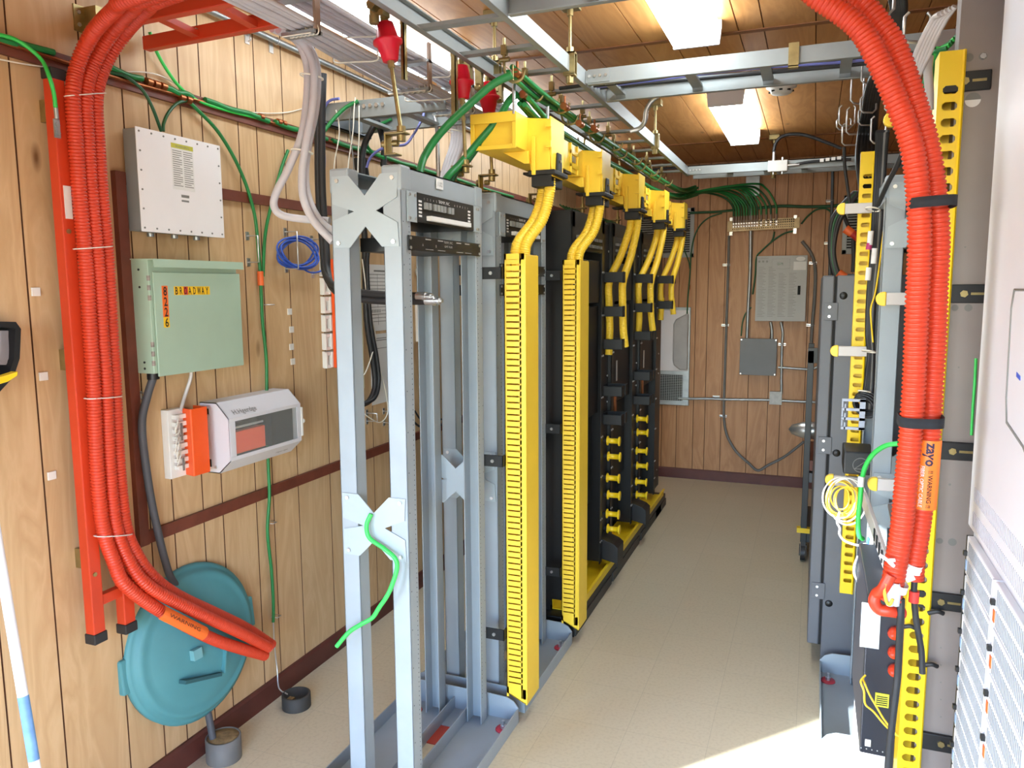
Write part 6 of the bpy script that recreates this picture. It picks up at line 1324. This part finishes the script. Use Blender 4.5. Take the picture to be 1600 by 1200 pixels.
# equipment low in the right racks
t = thing('battery_module', 'black equipment module with three orange round plugs, low on the right', 'module', (.22, 2.5, .38))
MB().box(.172, .252, 2.28, 2.76, .37, .84).build('case', mat('module_black', '#2a2b33', .35, .3), t, bevel=.004); MB().box(.158, .207, 2.275, 2.279, .69, .82).build('sheet', mat('module_sheet', '#c9cfd2', .4), t)
for v in (990, 1020, 1048):
    p = ay(1400, v, 2.27); MB().lathe([(.0, 0), (.019, 0), (.016, .02), (.008, .035), (0, .037)], (p.x, 2.28, p.z), (-.35, -1, 0), 18).build('plug', m_orange, t)
q = MB().box(.205, .24, 2.277, 2.28, .52, .56).build('sticker', m_blacklabel, t); b = MB()
for k in range(5): b.box(.208, .237, 2.2762, 2.277, .525+k*.006, .528+k*.006)
b.build('print', m_ink, q)
MB().box(.185, .20, 2.276, 2.28, .395, .415).build('window', m_paper, t)
b = MB(); bolt(b, (.185, 2.28, .815), (0, -1, 0), .006, .004)
for k in range(5): bolt(b, (.176+k*.014, 2.28, .385), (0, -1, 0), .002, .001)
b.each('screw', m_steel, t)
MB().box(.255, .295, 2.30, 2.72, .42, .50).build('support_rail', m_black, t); MB().box(.18, .25, 2.32, 2.7, 0, .37).build('pedestal', m_white, t)
for i, P in enumerate([[(1352, 1055, 2.2), (1345, 1065, 2.18), (1350, 1080, 2.17), (1352, 1100, 2.17), (1365, 1112, 2.17), (1380, 1130, 2.17), (1395, 1145, 2.17), (1404, 1150, 2.17)], [(1348, 1060, 2.2), (1354, 1075, 2.17), (1360, 1088, 2.17), (1370, 1105, 2.17), (1380, 1122, 2.17), (1392, 1138, 2.17), (1402, 1149, 2.17)]]):
    rc(P, .0028, m_yellow, ['thin yellow cord looping over the black module, left strand', 'thin yellow cord looping over the black module, right strand'][i], 'yellow cords on the black module')
# parts on the far right rack: comb, black box, perforated tray, tangle of yellow cords
t = thing('cable_comb', 'pale grey plastic cable comb with three hooked fingers', 'cable comb', (.15, 3.18, 1.16)); yc = 3.18; b = MB()
x0, x1 = ay(1315, 640, yc).x, ay(1352, 640, yc).x
for k in range(4):
    z = ay(1315, 624+k*14.6, yc).z; b.box(x0, x1, yc-.006, yc+.006, z-.006, z+.004)
    if k < 3: b.box(x0, x0+.005, yc-.006, yc+.006, z-.030, z-.004); b.box(x0+.010, x0+.015, yc-.006, yc+.006, z-.042, z-.016)
b.box(x1-.02, x1, yc-.006, yc+.006, ay(1315, 670, yc).z, ay(1315, 622, yc).z); b.build('comb', mat('comb_grey', '#a9afbd', .45), t)
t = thing('power_supply', 'small black box with a triangle mark on the right rack, above the yellow cords', 'box', (.16, 3.05, 1.0))
a, c = ay(1319, 705, 3.0), ay(1364, 744, 3.0); MB().box(a.x, c.x, 3.0, 3.18, c.z, a.z).build('case', m_blackm, t, bevel=.006); p = ay(1345, 727, 3.0)
MB().tube(ring((p.x, 2.999, p.z), .026, (0, 1, 0), 24), .0014, 5, False).build('emblem', m_inkg, t); MB().tube([(p.x-.02, 2.999, p.z-.014), (p.x+.02, 2.999, p.z-.014), (p.x+.015, 2.999, p.z+.016), (p.x-.02, 2.999, p.z-.014)], .0014, 5).build('emblem', m_inkg, t)
t = thing('cable_tray', 'pale perforated metal tray bar sticking out beside the bright green wire', 'tray', (.2, 2.75, .8))
a, c = ay(1350, 778, 2.8), ay(1392, 900, 2.45)
MB().bar(a, c, .012, .05, up=(0, 0, 1)).build('bar', mat('tray_pale', '#c9bfba', .45, .2), t, bevel=.002); a2, c2 = ay(1400, 790, 2.8), ay(1418, 880, 2.55); MB().bar(a2, c2, .05, .01).build('shelf', m_plate, t)
b = MB()
for k in range(5): q = a+(c-a)*(.5+.09*k); b.bar(q+Vector((-.008, -.007, -.02)), q+Vector((-.008, -.007, .02)), .012, .003)
b.build('holes', m_dark, t)
random.seed(3)
for k in range(9):
    c = ay(1312+4*(k % 3), 778, 3.05); rr = .04+.005*k; P = []
    for j in range(12):
        g = 2*pi*j/11; P.append(c+Vector((.9*rr*cos(g)*.9+.01*sin(k), -.02+.01*sin(g*2+k), 1.1*rr*sin(g)+.006*cos(k*2))))
    cable('patch_cord', P, .003, m_yellow if k < 6 else m_wirew, '%s patch cord in the tangle under the lowest yellow tipped arm' % ('yellow' if k < 6 else 'white'), 'cord', ('yellow' if k < 6 else 'white')+' cords in the tangle')
for i, P in enumerate([[(1312, 800, 3.0), (1308, 815, 2.98), (1312, 825, 2.95), (1312, 835, 2.95), (1320, 845, 2.95), (1340, 852, 2.9), (1352, 850, 2.85)], [(1340, 870, 2.85), (1335, 885, 2.8), (1336, 900, 2.8), (1345, 908, 2.8), (1372, 910, 2.7)], [(1352, 870, 2.8), (1349, 890, 2.75), (1356, 905, 2.7), (1375, 918, 2.6)], [(1340, 909, 2.8), (1352, 912, 2.75), (1368, 922, 2.6)]]):
    rc(P, .0042, m_cable_g, ['grey wire', 'outer grey loop', 'inner grey loop', 'short grey wire'][i]+' in the tangle left of the orange duct ends', 'grey wires at the duct ends')
for i in range(3): rc([(1358+i*3, 840, 2.85), (1352+i*3, 880, 2.85), (1349+i*3, 930, 2.85), (1347+i*3, 990, 2.85)], .006, [m_blue, mat('pale_blue', '#9fc2e0', .5), m_wirew][i], ['blue', 'pale blue', 'white'][i]+' cable running down the post below the perforated tray', 'cables on the lower right post')
gw = [(1404, 693, 2.6), (1385, 696, 2.62), (1366, 708, 2.65), (1353, 727, 2.68), (1347, 750, 2.7), (1344, 780, 2.7), (1341, 810, 2.7), (1342, 835, 2.7), (1348, 842, 2.72)]
cable('ground_cable', [ay(*p) for p in gw], .0078, m_greenb, 'bright green wire looping beside the right orange ducts', n=12)
tag(MB().cyl(ay(1346, 745, 2.69), ay(1344.5, 760, 2.69), .010).build('cable_label', m_white_t), 'white sleeve on the bright green wire loop', 'label')
# white cabinet at the right edge
t = thing('power_cabinet', 'large white cabinet with vented modules cut off by the right edge of the photo', 'cabinet', (.7, 1.3, 0))
XC = .33; yE = 1.868
MB().box(XC+.012, 1.02, .55, yE, 0.03, 2.5).build('body', m_cream, t, bevel=.004)
MB().box(XC, XC+.012, .55, yE, 1.183, 2.5).build('upper_panel', m_cream, t, bevel=.008, seg=3)
b = MB()
for z0, z1 in ((1.25, 1.28), (1.198, 1.228)):
    y = yE-.05
    while y > .9: b.box(XC-.0008, XC, y-.004, y, z0, z1); y -= .011
b.build('vent_slots', mat('slot_grey', '#a9a3a6', .7), t)
d = MB().prism([(1.585, 1.50), (1.598, 1.66), (1.585, 1.69), (1.1, 1.69), (1.1, 1.30), (1.45, 1.44), (1.57, 1.46)], 0, XC-.003, XC).build('access_door', m_cream, t, bevel=.002)
MB().prism([(1.50, 1.548), (1.528, 1.553), (1.528, 1.545), (1.50, 1.541)], 0, XC-.0038, XC-.003).build('blue_mark', m_blue, d)
b = MB().tube([(XC-.0028, y, z) for y, z in ((1.1, 1.69), (1.588, 1.692), (1.600, 1.66), (1.588, 1.50), (1.573, 1.458), (1.45, 1.438), (1.1, 1.30))], .0022, 5); b.build('door_gap', m_inkg, t)
m_mod = mat('module_white', '#dedcdd', .45, var=.02)
for ci in range(3):
    ya, yb = yE-.012-.278*(ci+1)+.006, yE-.012-.278*ci
    if ci: MB().box(XC-.004, XC+.012, yb, yb+.008, .2, 1.165).build('divider', m_cream, t)
    for r in range(10):
        zt_ = 1.165-.088*r; z0 = zt_-.084
        if ci == 2 and r > 5: continue
        m = MB().box(XC-.002, XC+.012, ya, yb-.006, z0, zt_).build('module', m_mod, t, bevel=.002)
        b = MB(); y = ya+.018
        while y < yb-.03:
            b.box(XC-.0028, XC-.002, y, y+.0045, z0+.006, z0+.036); b.box(XC-.0028, XC-.002, y, y+.0045, z0+.046, z0+.076); y += .0105
        b.build('vent_slots', m_gvent, m)
        b = MB().box(XC-.009, XC-.002, yb-.018, yb-.008, z0+.042, z0+.052); b.build('knob', m_black, m)
        MB().box(XC-.0035, XC-.002, yb-.020, yb-.008, z0+.010, z0+.032).build('tag', m_labelo if ci else mat('tag_blue', '#8fa6c4', .5), m)
MB().box(XC+.0, XC+.02, yE-.004, yE+.004, .03, 1.16).build('shadow_strip', m_black, t)  # black strip standing in for the shadow in the gap beside the cabinet
MB().box(XC+.04, 1.0, .6, yE-.02, 0, .03).build('plinth', m_black, t)
